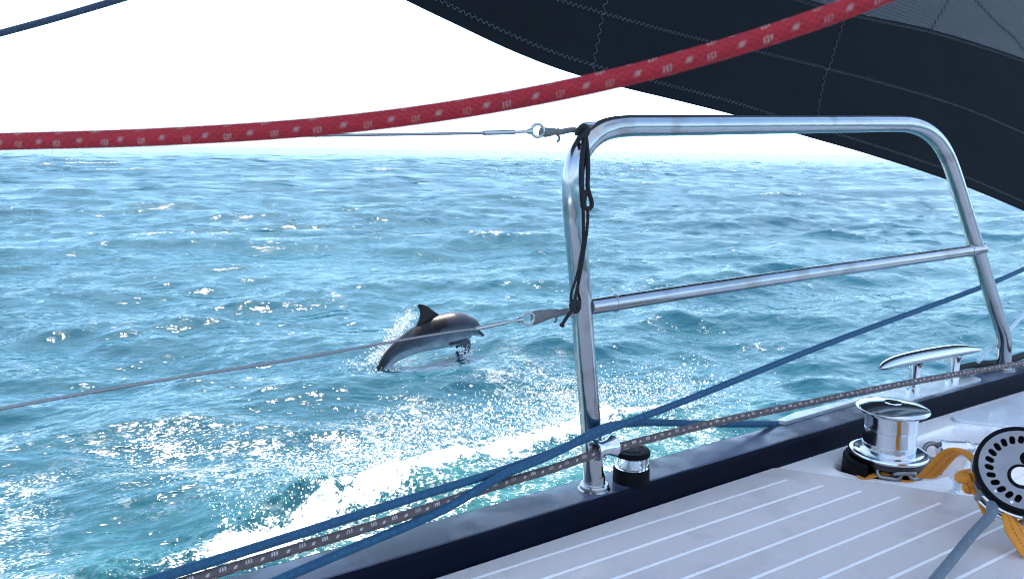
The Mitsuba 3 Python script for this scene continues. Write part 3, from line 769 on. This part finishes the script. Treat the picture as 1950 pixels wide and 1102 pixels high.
wl('housing', [(0, 1.500), (0.050, 1.500), (0.050, 1.600), (0.046, 1.640), (0, 1.640)], 'm_black')
wl('chain_wheel', [(0, 1.641), (0.052, 1.641), (0.060, 1.645), (0.061, 1.650), (0.050, 1.655), (0.050, 1.660), (0.063, 1.665), (0.0645, 1.669), (0.0645, 1.674), (0, 1.674)], 'm_gunmetal')
wl('flange', [(0, 1.6742), (0.0640, 1.6742), (0.0662, 1.6765), (0.0664, 1.679), (0.0650, 1.6815), (0.0600, 1.6832), (0.0560, 1.6825), (0.0490, 1.680), (0.0455, 1.6805), (0, 1.6806)], 'm_chrome', 72, 40)
wl('drum', [(0, 1.6807), (0.0448, 1.6807), (0.0448, 1.6960), (0.0440, 1.6966), (0.0440, 1.6976), (0.0446, 1.6982), (0.0436, 1.7120), (0.0434, 1.7230), (0.0428, 1.7236), (0.0428, 1.7246), (0.0434, 1.7252), (0.0436, 1.7350),
            (0.0438, 1.7480), (0.0450, 1.7510), (0, 1.7512)], 'm_chrome', 72, 25)
wl('cap', [(0, 1.7513), (0.0455, 1.7513), (0.0560, 1.7545), (0.0606, 1.7585), (0.0613, 1.7600), (0.0606, 1.7616), (0.0560, 1.7640), (0.0380, 1.7688), (0.0160, 1.7708), (0.0140, 1.7700), (0.0078, 1.7700), (0.0078, 1.7640), (0, 1.7640)], 'm_chrome', 72, 40)
wl('socket', [(0, 1.7641), (0.0074, 1.7641), (0.0074, 1.7695), (0.0045, 1.7698), (0.0045, 1.7660), (0, 1.7660)], 'm_black', 6, False)
# black guard round the aft side of the chain wheel
_th = np.linspace(-1.25, 0.72, 40)
_d0 = math.atan2(0.545, -0.839)
_ro, _ri = 0.082, 0.0695
_sec = [(_ri, 1.575), (_ro, 1.575), (_ro, 1.668), (_ro - 0.002, 1.6705), (_ri + 0.002, 1.6705), (_ri, 1.668)]
_v = np.array([[(WS + r * math.cos(_d0 + t), WN + r * math.sin(_d0 + t) * 0.86, z) for r, z in _sec] for t in _th])
_nn = len(_sec)
_i, _j = np.meshgrid(np.arange(39), np.arange(_nn), indexing='ij')
_q = np.stack([_i * _nn + _j, _i * _nn + (_j + 1) % _nn, (_i + 1) * _nn + (_j + 1) % _nn, (_i + 1) * _nn + _j], -1).reshape(-1, 4)
_f = np.vstack([_q[:, [0, 1, 2]], _q[:, [0, 2, 3]]] + [np.array([[b0, b0 + k, b0 + k + 1] for k in range(1, _nn - 1)]) for b0 in (0, 39 * _nn)])
add('windlass__chain_guard', to_boat(trimesh.Trimesh(_v.reshape(-1, 3), _f)), 'm_black', smooth=35)
label('windlass', 'upright chrome anchor windlass with flat wide cap in the white recess', 'windlass')

# anchor chain round the wheel
_pl = []
for t in np.linspace(-2.75, -0.95, 14):
    _pl.append((WS + 0.056 * math.cos(t), WN + 0.056 * math.sin(t), 1.6600))
_pl += [(1.385, 0.742, 1.648), (1.425, 0.752, 1.640), (1.465, 0.770, 1.625), (1.510, 0.790, 1.600)]
_path = spline(W(_pl), 400)
_L = np.r_[0, np.cumsum(np.linalg.norm(np.diff(_path, axis=0), axis=1))]
_n_links = int(_L[-1] / 0.0250)
_tt, _aa, _bb = frames(_path)
for k in range(_n_links):
    i = int(np.searchsorted(_L, 0.012 + k * 0.0250))
    if i >= len(_path) - 1:
        break
    t, up_ = _tt[i], np.array([0, 0, 1.0])
    side = np.cross(t, up_); side /= np.linalg.norm(side)
    up_ = np.cross(side, t)
    w = (side + up_ * 0.55) if k % 2 else (up_ - side * 0.55)
    w /= np.linalg.norm(w)
    th = np.linspace(0, 2 * np.pi, 33)[:-1]
    x = 0.0095 * np.sign(np.cos(th)) * (np.abs(np.cos(th)) > 1e-9) + 0.0090 * np.cos(th)
    y = 0.0090 * np.sin(th)
    c = _path[i] + x[:, None] * t + y[:, None] * w
    c = np.vstack([c, c[:1]])
    add('anchor_chain__link', tube(c, 0.0040, 8, cap=False), 'm_chain')
label('anchor_chain', 'grey steel anchor chain wrapped round the foot of the windlass', 'chain')

# steel swivel lying in the tub
_a, _b2 = W(PTS['swivel'][0])[0], W(PTS['swivel'][1])[0]
_d = (_b2 - _a) / np.linalg.norm(_b2 - _a)
add('anchor_swivel__barrel', lathe([(0, 0), (0.0150, 0), (0.0165, 0.002), (0.0165, 0.008), (0.0155, 0.010), (0.0150, 0.0105), (0.0150, 0.052), (0.0162, 0.053), (0.0162, 0.058), (0.0150, 0.059), (0, 0.059)], _a, _d, 40), 'm_chrome', smooth=30)
add('anchor_swivel__shaft', lathe([(0, 0.0592), (0.0115, 0.0592), (0.0115, 0.064), (0.0125, 0.065), (0.0125, 0.085), (0.011, 0.087), (0, 0.087)], _a, _d, 32), 'm_chrome', smooth=30)
add('anchor_swivel__fork', rings(0.0155, 0.0045, _a - _d * 0.010 + [0, 0, -0.008], np.cross(_d, [0, 0, 1.0]) + [0, 0, 0.3], 40, 12), 'm_chain')
label('anchor_swivel', 'shiny steel swivel lying in the white recess behind the orange strap', 'swivel')

# orange webbing
_p = W(spline(PTS['strap_top'], 70))
_u = np.linspace(0, 1, 70)
add('orange_strap__band', tube(_p, np.interp(_u, [0, 0.35, 0.75, 1], [0.017, 0.0165, 0.013, 0.009]), 20, flat=np.interp(_u, [0, 0.4, 1], [0.0022, 0.003, 0.0055])), 'm_orange')
_k = W(PTS['strap_knot'][0])[0] + np.array([0.0, -0.012, -0.012])
_kd = _p[60] - _p[44]; _kd /= np.linalg.norm(_kd)
add('orange_strap__knot', rings(0.0110, 0.0078, _k, _kd + 0.5 * BN, 30, 12), 'm_orange')
add('orange_strap__knot', rings(0.0100, 0.0070, _k + _kd * 0.013 + [0, 0, -0.004], _kd - 0.4 * BS, 30, 12), 'm_orange')
_q = spline([_k + _kd * 0.006, _k + _kd * 0.022 + [0, 0, -0.006], _k + _kd * 0.036 + [0, 0, -0.016], _k + _kd * 0.052 + [0, 0, -0.024]], 30)
add('orange_strap__tail', tube(_q, np.linspace(0.013, 0.008, 30), 16, flat=np.linspace(0.008, 0.004, 30)), 'm_orange')
_q = W(spline(PTS['strap_low'], 50)) + np.array([0, -0.006, -0.001])
add('orange_strap__folded_end', tube(_q, 0.0065, 16, flat=0.0016), 'm_orange')
_q = W(spline(PTS['strop'], 50))
add('orange_strap__strop', tube(_q, np.interp(np.linspace(0, 1, 50), [0, 0.4, 1], [0.010, 0.021, 0.014]), 20, flat=0.0035), 'm_orange')
label('orange_strap', 'orange webbing strap knotted beside the furling drum and hanging under it', 'strap')
_q = W(spline(PTS['cord_white'], 30))
add('white_cord', tube(_q, np.linspace(0.0085, 0.0060, 30), 14), 'm_white_cord')
scene['m_white_cord'] = princ(mikit.proc(lambda p, n, uv: mikit.mix((0.62, 0.63, 0.66), (0.75, 0.76, 0.78), N(uv.x * 500, uv.y * 20))), 0.75)
label('white_cord', 'stubby white lashing under the knot of the orange strap', 'cord')

# ------------------------------------------------------------------ furling drum
_c = W(PTS['drum'][0])[0]
_nz = np.array([-0.312, -0.745, 0.590]); _nz /= np.linalg.norm(_nz)
_ex = np.cross([0, 0, 1.0], _nz); _ex /= np.linalg.norm(_ex)
_ey = np.cross(_nz, _ex)
DS = 0.95                                    # size of the drum relative to its drawing
_M = np.eye(4); _M[:3, 0], _M[:3, 1], _M[:3, 2], _M[:3, 3] = _ex * DS, _ey * DS, _nz * DS, _c


def disc(key, poly, z0, z1, mat, smooth=25):
    ms = [trimesh.creation.extrude_polygon(g, z1 - z0, engine='earcut') for g in getattr(poly, 'geoms', [poly])]
    m = trimesh.util.concatenate(ms)
    m.apply_translation([0, 0, z0])
    m.apply_transform(_M)
    return add(key, m, mat, smooth=smooth)


def slot(r, ang, length, width, slant):
    c = np.array([r * math.cos(ang), r * math.sin(ang)])
    d = np.array([math.cos(ang + slant), math.sin(ang + slant)]) * (length - width) / 2
    return LineString([c - d, c + d]).buffer(width / 2, 12)


_face = Point(0, 0).buffer(0.0605, 48)
for k in range(24):
    _face = _face.difference(slot(0.0462, 2 * math.pi * k / 24 + 0.08, 0.0128, 0.0082, -0.30))
for x, y, r in ((0.006, 0.017, 0.0118), (0.020, -0.026, 0.010), (-0.020, -0.0015, 0.0)):
    if r:
        _face = _face.difference(Point(x, y).buffer(r, 24))
disc('furling_drum__face_plate', _face, -0.003, 0.0, 'm_anod')
disc('furling_drum__backing', Point(0, 0).buffer(0.0600, 48), -0.0145, -0.0125, 'm_black')


def dl(key, prof, mat, off=(0, 0), sides=64, sm=35):
    add('furling_drum__' + key, lathe(np.array(prof) * DS, _c + (_ex * off[0] + _ey * off[1]) * DS, _nz, sides), mat, smooth=sm)


dl('rim', [(0.0607, -0.006), (0.0607, 0.0012), (0.0622, 0.0026), (0.0655, 0.0024), (0.0668, 0.0006), (0.0668, -0.008), (0.0650, -0.0105), (0.0607, -0.0105), (0.0607, -0.006)], 'm_black', sides=80)
dl('spool', [(0.035, -0.038), (0.035, -0.0146), (0.0600, -0.0146), (0.0600, -0.0125)], 'm_black')
dl('lower_plate', [(0, -0.042), (0.0640, -0.042), (0.0655, -0.040), (0.0655, -0.0375), (0.0640, -0.036), (0, -0.036)], 'm_anod')
dl('hub', [(0, -0.0029), (0.0135, -0.0029), (0.0150, 0.0005), (0.0140, 0.0030), (0.0080, 0.0040), (0, 0.0042)], 'm_chrome', (-0.004, -0.0115))
dl('hub_ring', [(0.0152, -0.0028), (0.0185, -0.0028), (0.0185, 0.0008), (0.0152, 0.0008), (0.0152, -0.0028)], 'm_black', (-0.004, -0.0115))


def dp(x, y, z):
    return _c + (_ex * x + _ey * y + _nz * z) * DS


for r, z, rr, a0, a1 in ((0.0715, -0.006, 0.0026, 3.80, 5.6), (0.0735, -0.030, 0.0030, 3.75, 5.7)):
    th = np.linspace(a0, a1, 60)
    add('furling_drum__line_guard', tube(np.array([dp(r * math.cos(t), r * math.sin(t), z) for t in th]), rr, 12), 'm_chrome')
for t in (3.82, 4.10, 4.75, 5.2):
    x, y = math.cos(t), math.sin(t)
    add('furling_drum__guard_bracket', tube(np.array([dp(0.0690 * x, 0.0690 * y, -0.003), dp(0.0725 * x, 0.0725 * y, -0.008), dp(0.0735 * x, 0.0735 * y, -0.034), dp(0.0700 * x, 0.0700 * y, -0.040)]), 0.0034, 10, flat=0.0055), 'm_anod')
for k in range(3):
    t = 3.95 + 0.45 * k
    disc('furling_drum__screw', Point(0.0560 * math.cos(t) * 0.99, 0.0560 * math.sin(t) * 0.99).buffer(0.0022, 10), 0.0, 0.0015, 'm_chrome')
label('furling_drum', 'round furling drum with a ring of oval slots in its grey face plate', 'furling drum')
_fl = np.vstack([[dp(-0.030, -0.045, -0.024)], [dp(-0.040, -0.052, -0.022)], W(PTS['furl_line'][1:])])
add('grey_furling_line', tube(spline(_fl, 160), 0.0066, 18), 'm_furl')
label('grey_furling_line', 'plain grey braided line running from the furling drum down across the deck', 'rope')

# ------------------------------------------------------------------ sail


def curve(name, extra_left, extra_right):
    p = np.array(PTS[name], float)[:, [0, 2]]
    p = np.vstack([extra_left, p, extra_right])
    return PchipInterpolator(p[:, 0], p[:, 1])


F0 = curve('sail_f0', [(-1.3, 3.35), (-0.2, 2.90)], [(5.0, 1.60)])
_sf = np.linspace(-1.3, 5.0, 40)
F1 = PchipInterpolator(_sf, F0(_sf) + 0.033)
F2 = curve('sail_f2', [(-1.3, 3.43), (-0.2, 2.97)], [(5.0, 1.95)])
F3 = curve('sail_f3', [(-1.3, 3.53), (-0.2, 3.07)], [(5.0, 2.33)])
F4 = PchipInterpolator([-1.3, 0, 1.0, 2.0, 3.0, 4.0, 5.0], [3.95, 3.50, 3.20, 3.05, 2.98, 2.92, 2.82])


def col(name):
    p = np.array(PTS[name], float)[:, [2, 0]]
    p = p[np.argsort(p[:, 0])]
    return lambda z: np.interp(z, p[:, 0], p[:, 1])


C1, C2, C3_, C4 = col('sail_c1'), col('sail_c2'), col('sail_c3'), col('sail_c4')


def sail_pt(s, z):
    s, z = np.asarray(s, float), np.asarray(z, float)
    lift = np.clip(z - 2.9, 0, None)
    n = 1.60 + 0.30 * (1 - np.exp(-lift / 1.5)) - 0.20 * lift - 0.10 * np.clip(s - 3.8, 0, None) ** 2
    return W(np.stack([s.ravel(), n.ravel(), z.ravel()], -1))


def panel(key, lo, hi, sl, sr, mat, ang=0.0, nu=50, nt=10):
    u, t = np.meshgrid(np.linspace(0, 1, nu), np.linspace(0, 1, nt))
    s = 1.2 + 0 * u
    z = lo(s) * (1 - t) + hi(s) * t
    for _ in range(6):
        s = sl(z) * (1 - u) + sr(z) * u
        z = lo(s) * (1 - t) + hi(s) * t
    v = sail_pt(s, z)
    ca, sa = math.cos(ang), math.sin(ang)
    uv = np.stack([(s * ca + z * sa).ravel(), (-s * sa + z * ca).ravel()], -1)
    scene_key = add(key, Geo(v, grid_faces(nt, nu), None, uv), mat)
    return scene_key


LEFT, RIGHT = (lambda z: -1.3 + 0 * z), (lambda z: 5.0 + 0 * z)
for lo, hi in ((F0, F2), (F2, F3)):
    for a, b_ in ((LEFT, C1), (C1, C2), (C2, RIGHT)):
        panel('sail__panel', lo, hi, a, b_, 'm_sail')
panel('sail__striped_panel', F3, F4, LEFT, lambda z: C3_(z), 'm_stripe', -0.10)
panel('sail__striped_panel', F3, F4, lambda z: C3_(z), lambda z: C4(z), 'm_stripe', -0.55)
panel('sail__striped_panel', F3, F4, lambda z: C4(z), RIGHT, 'm_stripe', -1.15)
_u, _t = np.meshgrid(np.linspace(0, 1, 40), np.linspace(0, 1, 40))
_sl, _sr = -1.3 + 1.0 * _t, 5.0 - 4.6 * _t
_s = _sl * (1 - _u) + _sr * _u
_z0 = F4(-1.3 + 6.3 * _u)
_z = _z0 * (1 - _t) + 13.0 * _t
add('sail__upper_panel', Geo(sail_pt(_s, _z), grid_faces(40, 40), None, np.stack([_s.ravel(), _z.ravel()], -1)), 'm_stripe')


def zigzag(pts_s, pts_z, wave=0.0155, amp=0.0046, r=0.0010):
    p = np.c_[pts_s, pts_z]
    L = np.r_[0, np.cumsum(np.linalg.norm(np.diff(p, axis=0), axis=1))]
    u = np.arange(0, L[-1], wave / 4)
    q = np.c_[np.interp(u, L, p[:, 0]), np.interp(u, L, p[:, 1])]
    t = np.gradient(q, axis=0); t /= np.linalg.norm(t, axis=1, keepdims=True)
    k = np.arange(len(u)) % 4
    off = np.choose(k, [-1.0, 0.25, 1.0, -0.25]) * amp
    off += meshkit.noise(np.c_[u * 60, u * 0, u * 0 + 3.7], 5) * 0.0012
    q = q + np.c_[-t[:, 1], t[:, 0]] * off[:, None]
    w = sail_pt(q[:, 0], q[:, 1]) - BN * 0.0014
    return tube(w, r, 4, cap=False)


_s = np.linspace(-0.2, 4.4, 300)
add('sail__stitching', zigzag(_s, F1(_s)), 'm_thread')
add('sail__stitching', zigzag(_s, F2(_s)), 'm_thread')
add('sail__stitching', zigzag(_s, F3(_s) - 0.012), 'm_thread')
for c, lo, hi in ((C1, F0(1.28), F3(1.29)), (C2, F0(2.15) + 0.03, F3(2.2)), (C3_, F3(2.72), 2.83), (C4, 2.56, 2.80)):
    z = np.linspace(lo, hi, 60)
    add('sail__stitching', zigzag(c(z), z, 0.024, 0.0055), 'm_thread')
label('sail', 'dark navy sail with zigzag stitched seams sweeping across the upper right', 'sail')

# ------------------------------------------------------------------ dolphin
DT = np.array([-1.346, 8.013, 0.0])
_a20 = math.radians(20)
DH, DL = np.array([math.cos(_a20), math.sin(_a20), 0]), np.array([-math.sin(_a20), math.cos(_a20), 0])


def DP(a, z, l=0.0):
    a, z, l = np.broadcast_arrays(np.asarray(a, float), np.asarray(z, float), np.asarray(l, float))
    return DT + a[..., None] * DH + l[..., None] * DL + z[..., None] * np.array([0, 0, 1.0])


SPINE = np.array([(-0.40, -0.50, 0.022), (-0.28, -0.40, 0.030), (-0.16, -0.27, 0.036), (-0.06, -0.13, 0.044), (0.01, -0.04, 0.060), (0.09, 0.07, 0.074), (0.21, 0.160, 0.100), (0.34, 0.228, 0.126), (0.47, 0.277, 0.154),
                  (0.62, 0.322, 0.180), (0.78, 0.342, 0.182), (0.89, 0.346, 0.160), (0.965, 0.342, 0.122), (1.015, 0.322, 0.086), (1.048, 0.290, 0.044), (1.075, 0.276, 0.026), (1.105, 0.258, 0.019), (1.122, 0.250, 0.009)])


def body_mesh():
    """Local axes: x along the heading, y across (away from the boat), z up."""
    t = np.r_[0, np.cumsum(np.hypot(*np.diff(SPINE[:, :2], axis=0).T))]
    tt = np.linspace(0, t[-1], 110)
    cx, cz, rr = (PchipInterpolator(t, SPINE[:, k])(tt) for k in range(3))
    tx, tz = np.gradient(cx), np.gradient(cz)
    L = np.hypot(tx, tz); tx, tz = tx / L, tz / L
    ang = np.linspace(0, 2 * np.pi, 33)[:-1]
    wide = np.interp(tt / t[-1], [0, 0.2, 0.5, 1], [0.62, 0.72, 0.90, 0.92])
    v = np.stack([cx[:, None] - tz[:, None] * rr[:, None] * np.sin(ang), (rr * wide)[:, None] * np.cos(ang), cz[:, None] + tx[:, None] * rr[:, None] * np.sin(ang)], -1).reshape(-1, 3)
    i, j = np.meshgrid(np.arange(109), np.arange(32), indexing='ij')
    q = np.stack([i * 32 + j, i * 32 + (j + 1) % 32, (i + 1) * 32 + (j + 1) % 32, (i + 1) * 32 + j], -1).reshape(-1, 4)
    f = np.vstack([q[:, [0, 1, 2]], q[:, [0, 2, 3]]])
    v = np.vstack([v, [cx[0], 0, cz[0]], [cx[-1], 0, cz[-1]]])
    k0, k1 = len(v) - 2, len(v) - 1
    jj = np.arange(32)
    f = np.vstack([f, np.stack([np.full(32, k0), (jj + 1) % 32, jj], -1), np.stack([np.full(32, k1), 109 * 32 + jj, 109 * 32 + (jj + 1) % 32], -1)])
    m = trimesh.Trimesh(v, f)
    m.fix_normals()
    body = m3.Manifold(m3.Mesh(np.asarray(m.vertices, np.float32), np.asarray(m.faces, np.uint32)))

    def plate(poly, th0, th1, axis_pts, up=False):
        """A fin: an outline that thins from root to tip."""
        e = trimesh.creation.extrude_polygon(Polygon(poly).buffer(-0.006).buffer(0.006), 1.0, engine='earcut')
        w = np.array(e.vertices)
        root, tip = np.array(axis_pts[0]), np.array(axis_pts[1])
        f_ = np.clip(((w[:, :2] - root) @ (tip - root)) / np.sum((tip - root) ** 2), 0, 1)
        half = th0 * (1 - f_) + th1 * f_
        y = (w[:, 2] - 0.5) * 2 * half
        return e, w, y

    e, w, y = plate([(0.335, 0.33), (0.375, 0.392), (0.412, 0.465), (0.425, 0.530), (0.415, 0.582), (0.390, 0.618), (0.415, 0.630), (0.458, 0.622), (0.505, 0.597), (0.555, 0.556), (0.625, 0.510), (0.70, 0.45)],
                    0.024, 0.006, ((0.5, 0.43), (0.42, 0.60)))
    fin = trimesh.Trimesh(np.c_[w[:, 0], y, w[:, 1]], e.faces); fin.fix_normals()
    parts = [body, m3.Manifold(m3.Mesh(np.asarray(fin.vertices, np.float32), np.asarray(fin.faces, np.uint32)))]
    for sgn in (-1, 1):
        e, w, y = plate([(0.80, 0.24), (0.93, 0.245), (0.935, 0.19), (0.915, 0.135), (0.865, 0.085), (0.850, 0.100), (0.845, 0.15)], 0.016, 0.006, ((0.87, 0.22), (0.86, 0.09)))
        pec = trimesh.Trimesh(np.c_[w[:, 0], y + sgn * (0.112 + (0.22 - w[:, 1]) * 0.35), w[:, 1]], e.faces); pec.fix_normals()
        parts.append(m3.Manifold(m3.Mesh(np.asarray(pec.vertices, np.float32), np.asarray(pec.faces, np.uint32))))
    flu = [(-0.33, 0.0), (-0.36, 0.10), (-0.46, 0.22), (-0.50, 0.23), (-0.475, 0.12), (-0.46, 0.0), (-0.475, -0.12), (-0.50, -0.23), (-0.46, -0.22), (-0.36, -0.10)]
    e = trimesh.creation.extrude_polygon(Polygon(flu), 0.024, engine='earcut')
    w = np.array(e.vertices)
    fk = trimesh.Trimesh(np.c_[w[:, 0], w[:, 1], w[:, 2] - 0.47 + (w[:, 0] + 0.40) * 0.8], e.faces); fk.fix_normals()
    parts.append(m3.Manifold(m3.Mesh(np.asarray(fk.vertices, np.float32), np.asarray(fk.faces, np.uint32))))
    u = m3.Manifold.batch_boolean(parts, m3.OpType.Add).refine_to_length(0.014).to_mesh()
    m = trimesh.Trimesh(u.vert_properties[:, :3], u.tri_verts)
    m.merge_vertices()
    trimesh.smoothing.filter_taubin(m, 0.5, 0.53, 14)
    return m


_dm = body_mesh()
_x, _y, _z = np.array(_dm.vertices).T
_zc = np.interp(_x, SPINE[:, 0], SPINE[:, 1]); _rc = np.interp(_x, SPINE[:, 0], SPINE[:, 2])
_h = (_z - _zc) / np.maximum(_rc, 0.03)
_nz2 = meshkit.fbm(np.c_[_x, _y, _z] * 9, 4, 3)
_pale = np.clip((-_h + 0.02 + (_nz2 - 0.5) * 0.5 + 0.25 * np.clip((0.25 - _x) * 2, -1, 0)) / 0.55, 0, 1)
_mid = np.clip((0.42 - _h + (_nz2 - 0.5) * 0.6) / 0.6, 0, 1)
_colr = np.array([0.022, 0.028, 0.044]) * (1 - _mid[:, None]) + np.array([0.12, 0.145, 0.19]) * _mid[:, None]
_colr = _colr * (1 - _pale[:, None]) + np.array([0.46, 0.52, 0.57]) * _pale[:, None]
_fin = (_h > 1.06) | ((_h > 0.15 + 1.6 * np.abs(_x - 0.50)) & (_x > 0.35) & (_x < 0.68)) | ((_x > 0.8) & (_x < 0.95) & (_h < -0.5) & (np.abs(_y) > 0.108)) | (_x < 0.02)
_colr[_fin] = [0.006, 0.006, 0.009]
_colr[(_h < -0.5) & (np.abs(_y) > 0.108) & (_x > 0.7)] = [0.045, 0.055, 0.075]
_jaw = (_x > 1.05) & (_h > -0.1)
_colr[_jaw] = [0.02, 0.02, 0.024]
_dm.vertices = DP(_x, _z, _y)
scene['m_dolphin'] = princ({'type': 'mesh_attribute', 'name': 'vertex_color'}, 0.36, specular=0.3, two=False)
scene['dolphin__body'] = mikit.ply(_dm, 'm_dolphin', smooth=True, color=_colr)
for sgn in (-1, 1):
    e = trimesh.creation.icosphere(2, 0.011)
    e.apply_translation(DP(0.985, 0.325, sgn * 0.092))
    add('dolphin__eye', e, 'm_black', smooth=True)
label('dolphin', 'grey dolphin leaping from the water with its hooked dorsal fin up', 'dolphin')

# ------------------------------------------------------------------ spray and splash
scene['m_drops'] = princ((0.90, 0.93, 0.94), 0.12, specular=0.5, two=False)
_ico = trimesh.creation.icosphere(0, 1.0)
_iv, _if = np.array(_ico.vertices), np.array(_ico.faces)


def droplets(key, pos, r, seed):
    g = np.random.default_rng(seed)
    sc = np.stack([r * g.uniform(0.7, 1.5, len(r)), r * g.uniform(0.7, 1.4, len(r)), r * g.uniform(0.6, 1.2, len(r))], -1)
    v = (_iv[None] * sc[:, None] + pos[:, None]).reshape(-1, 3)
    f = (_if[None] + (np.arange(len(pos)) * len(_iv))[:, None, None]).reshape(-1, 3)
    scene[key] = mikit.ply((v, f), 'm_drops', smooth=True)


g = np.random.default_rng(5)
M_ = 15000
s_ = g.uniform(0.9, 5.2, M_)
clump = meshkit.fbm(np.c_[s_ * 1.8, g.uniform(0, 1, M_) * 0, s_ * 0], 4, 8)
d_ = g.normal(0.25, 0.45, M_) + (clump - 0.5)
zz = np.abs(g.normal(0, 0.16, M_)) * np.clip((s_ + 0.5) / 3, 0.35, 1.2) * np.exp(-np.abs(d_ - 0.1) * 0.9)
nn_ = band_n(s_) + d_
_w = W(np.c_[s_, nn_, zz])
_dx, _dy, _sz = sea_surface(_w[:, 0], _w[:, 1])
_w[:, 2] = _sz + zz + 0.01
keep = g.uniform(0, 1, M_) < 0.25 + 0.75 * np.exp(-(d_ / 0.6) ** 2) * np.clip((clump - 0.25) * 3, 0, 1)
_w = _w[keep]
droplets('bow_spray', _w, np.exp(g.normal(math.log(0.0034), 0.5, len(_w))), 2)
label('bow_spray', 'white spray thrown up along the foaming bow wave', kind='stuff')

M_ = 1500
t_ = g.uniform(0, 1, M_)
bx = np.interp(t_, [0, 0.5, 1], [0.02, 0.22, 0.42]); bz = np.interp(t_, [0, 0.5, 1], [0.02, 0.25, 0.50])
pos = DP(bx - np.abs(g.normal(0, 0.075, M_)), bz + g.normal(0.0, 0.045, M_), np.abs(g.normal(0.0, 0.09, M_)) + 0.05)
p2 = DP(g.normal(-0.03, 0.17, 500), 0 * np.zeros(500), np.where(g.uniform(0, 1, 500) < 0.75, 0.08 + np.abs(g.normal(0, 0.14, 500)), -0.10 - np.abs(g.normal(0, 0.10, 500))))
p2[:, 2] = sea_surface(p2[:, 0], p2[:, 1])[2] + np.abs(g.normal(0, 0.04, 500))
p3 = DP(g.normal(0.88, 0.05, 160), g.normal(0.12, 0.04, 160), g.normal(-0.16, 0.04, 160))
pos = np.vstack([pos, p2, p3])
droplets('dolphin_splash', pos, np.exp(g.normal(math.log(0.0038), 0.5, len(pos))), 3)
label('dolphin_splash', 'white splash and drops of water trailing off the dolphin', kind='stuff')
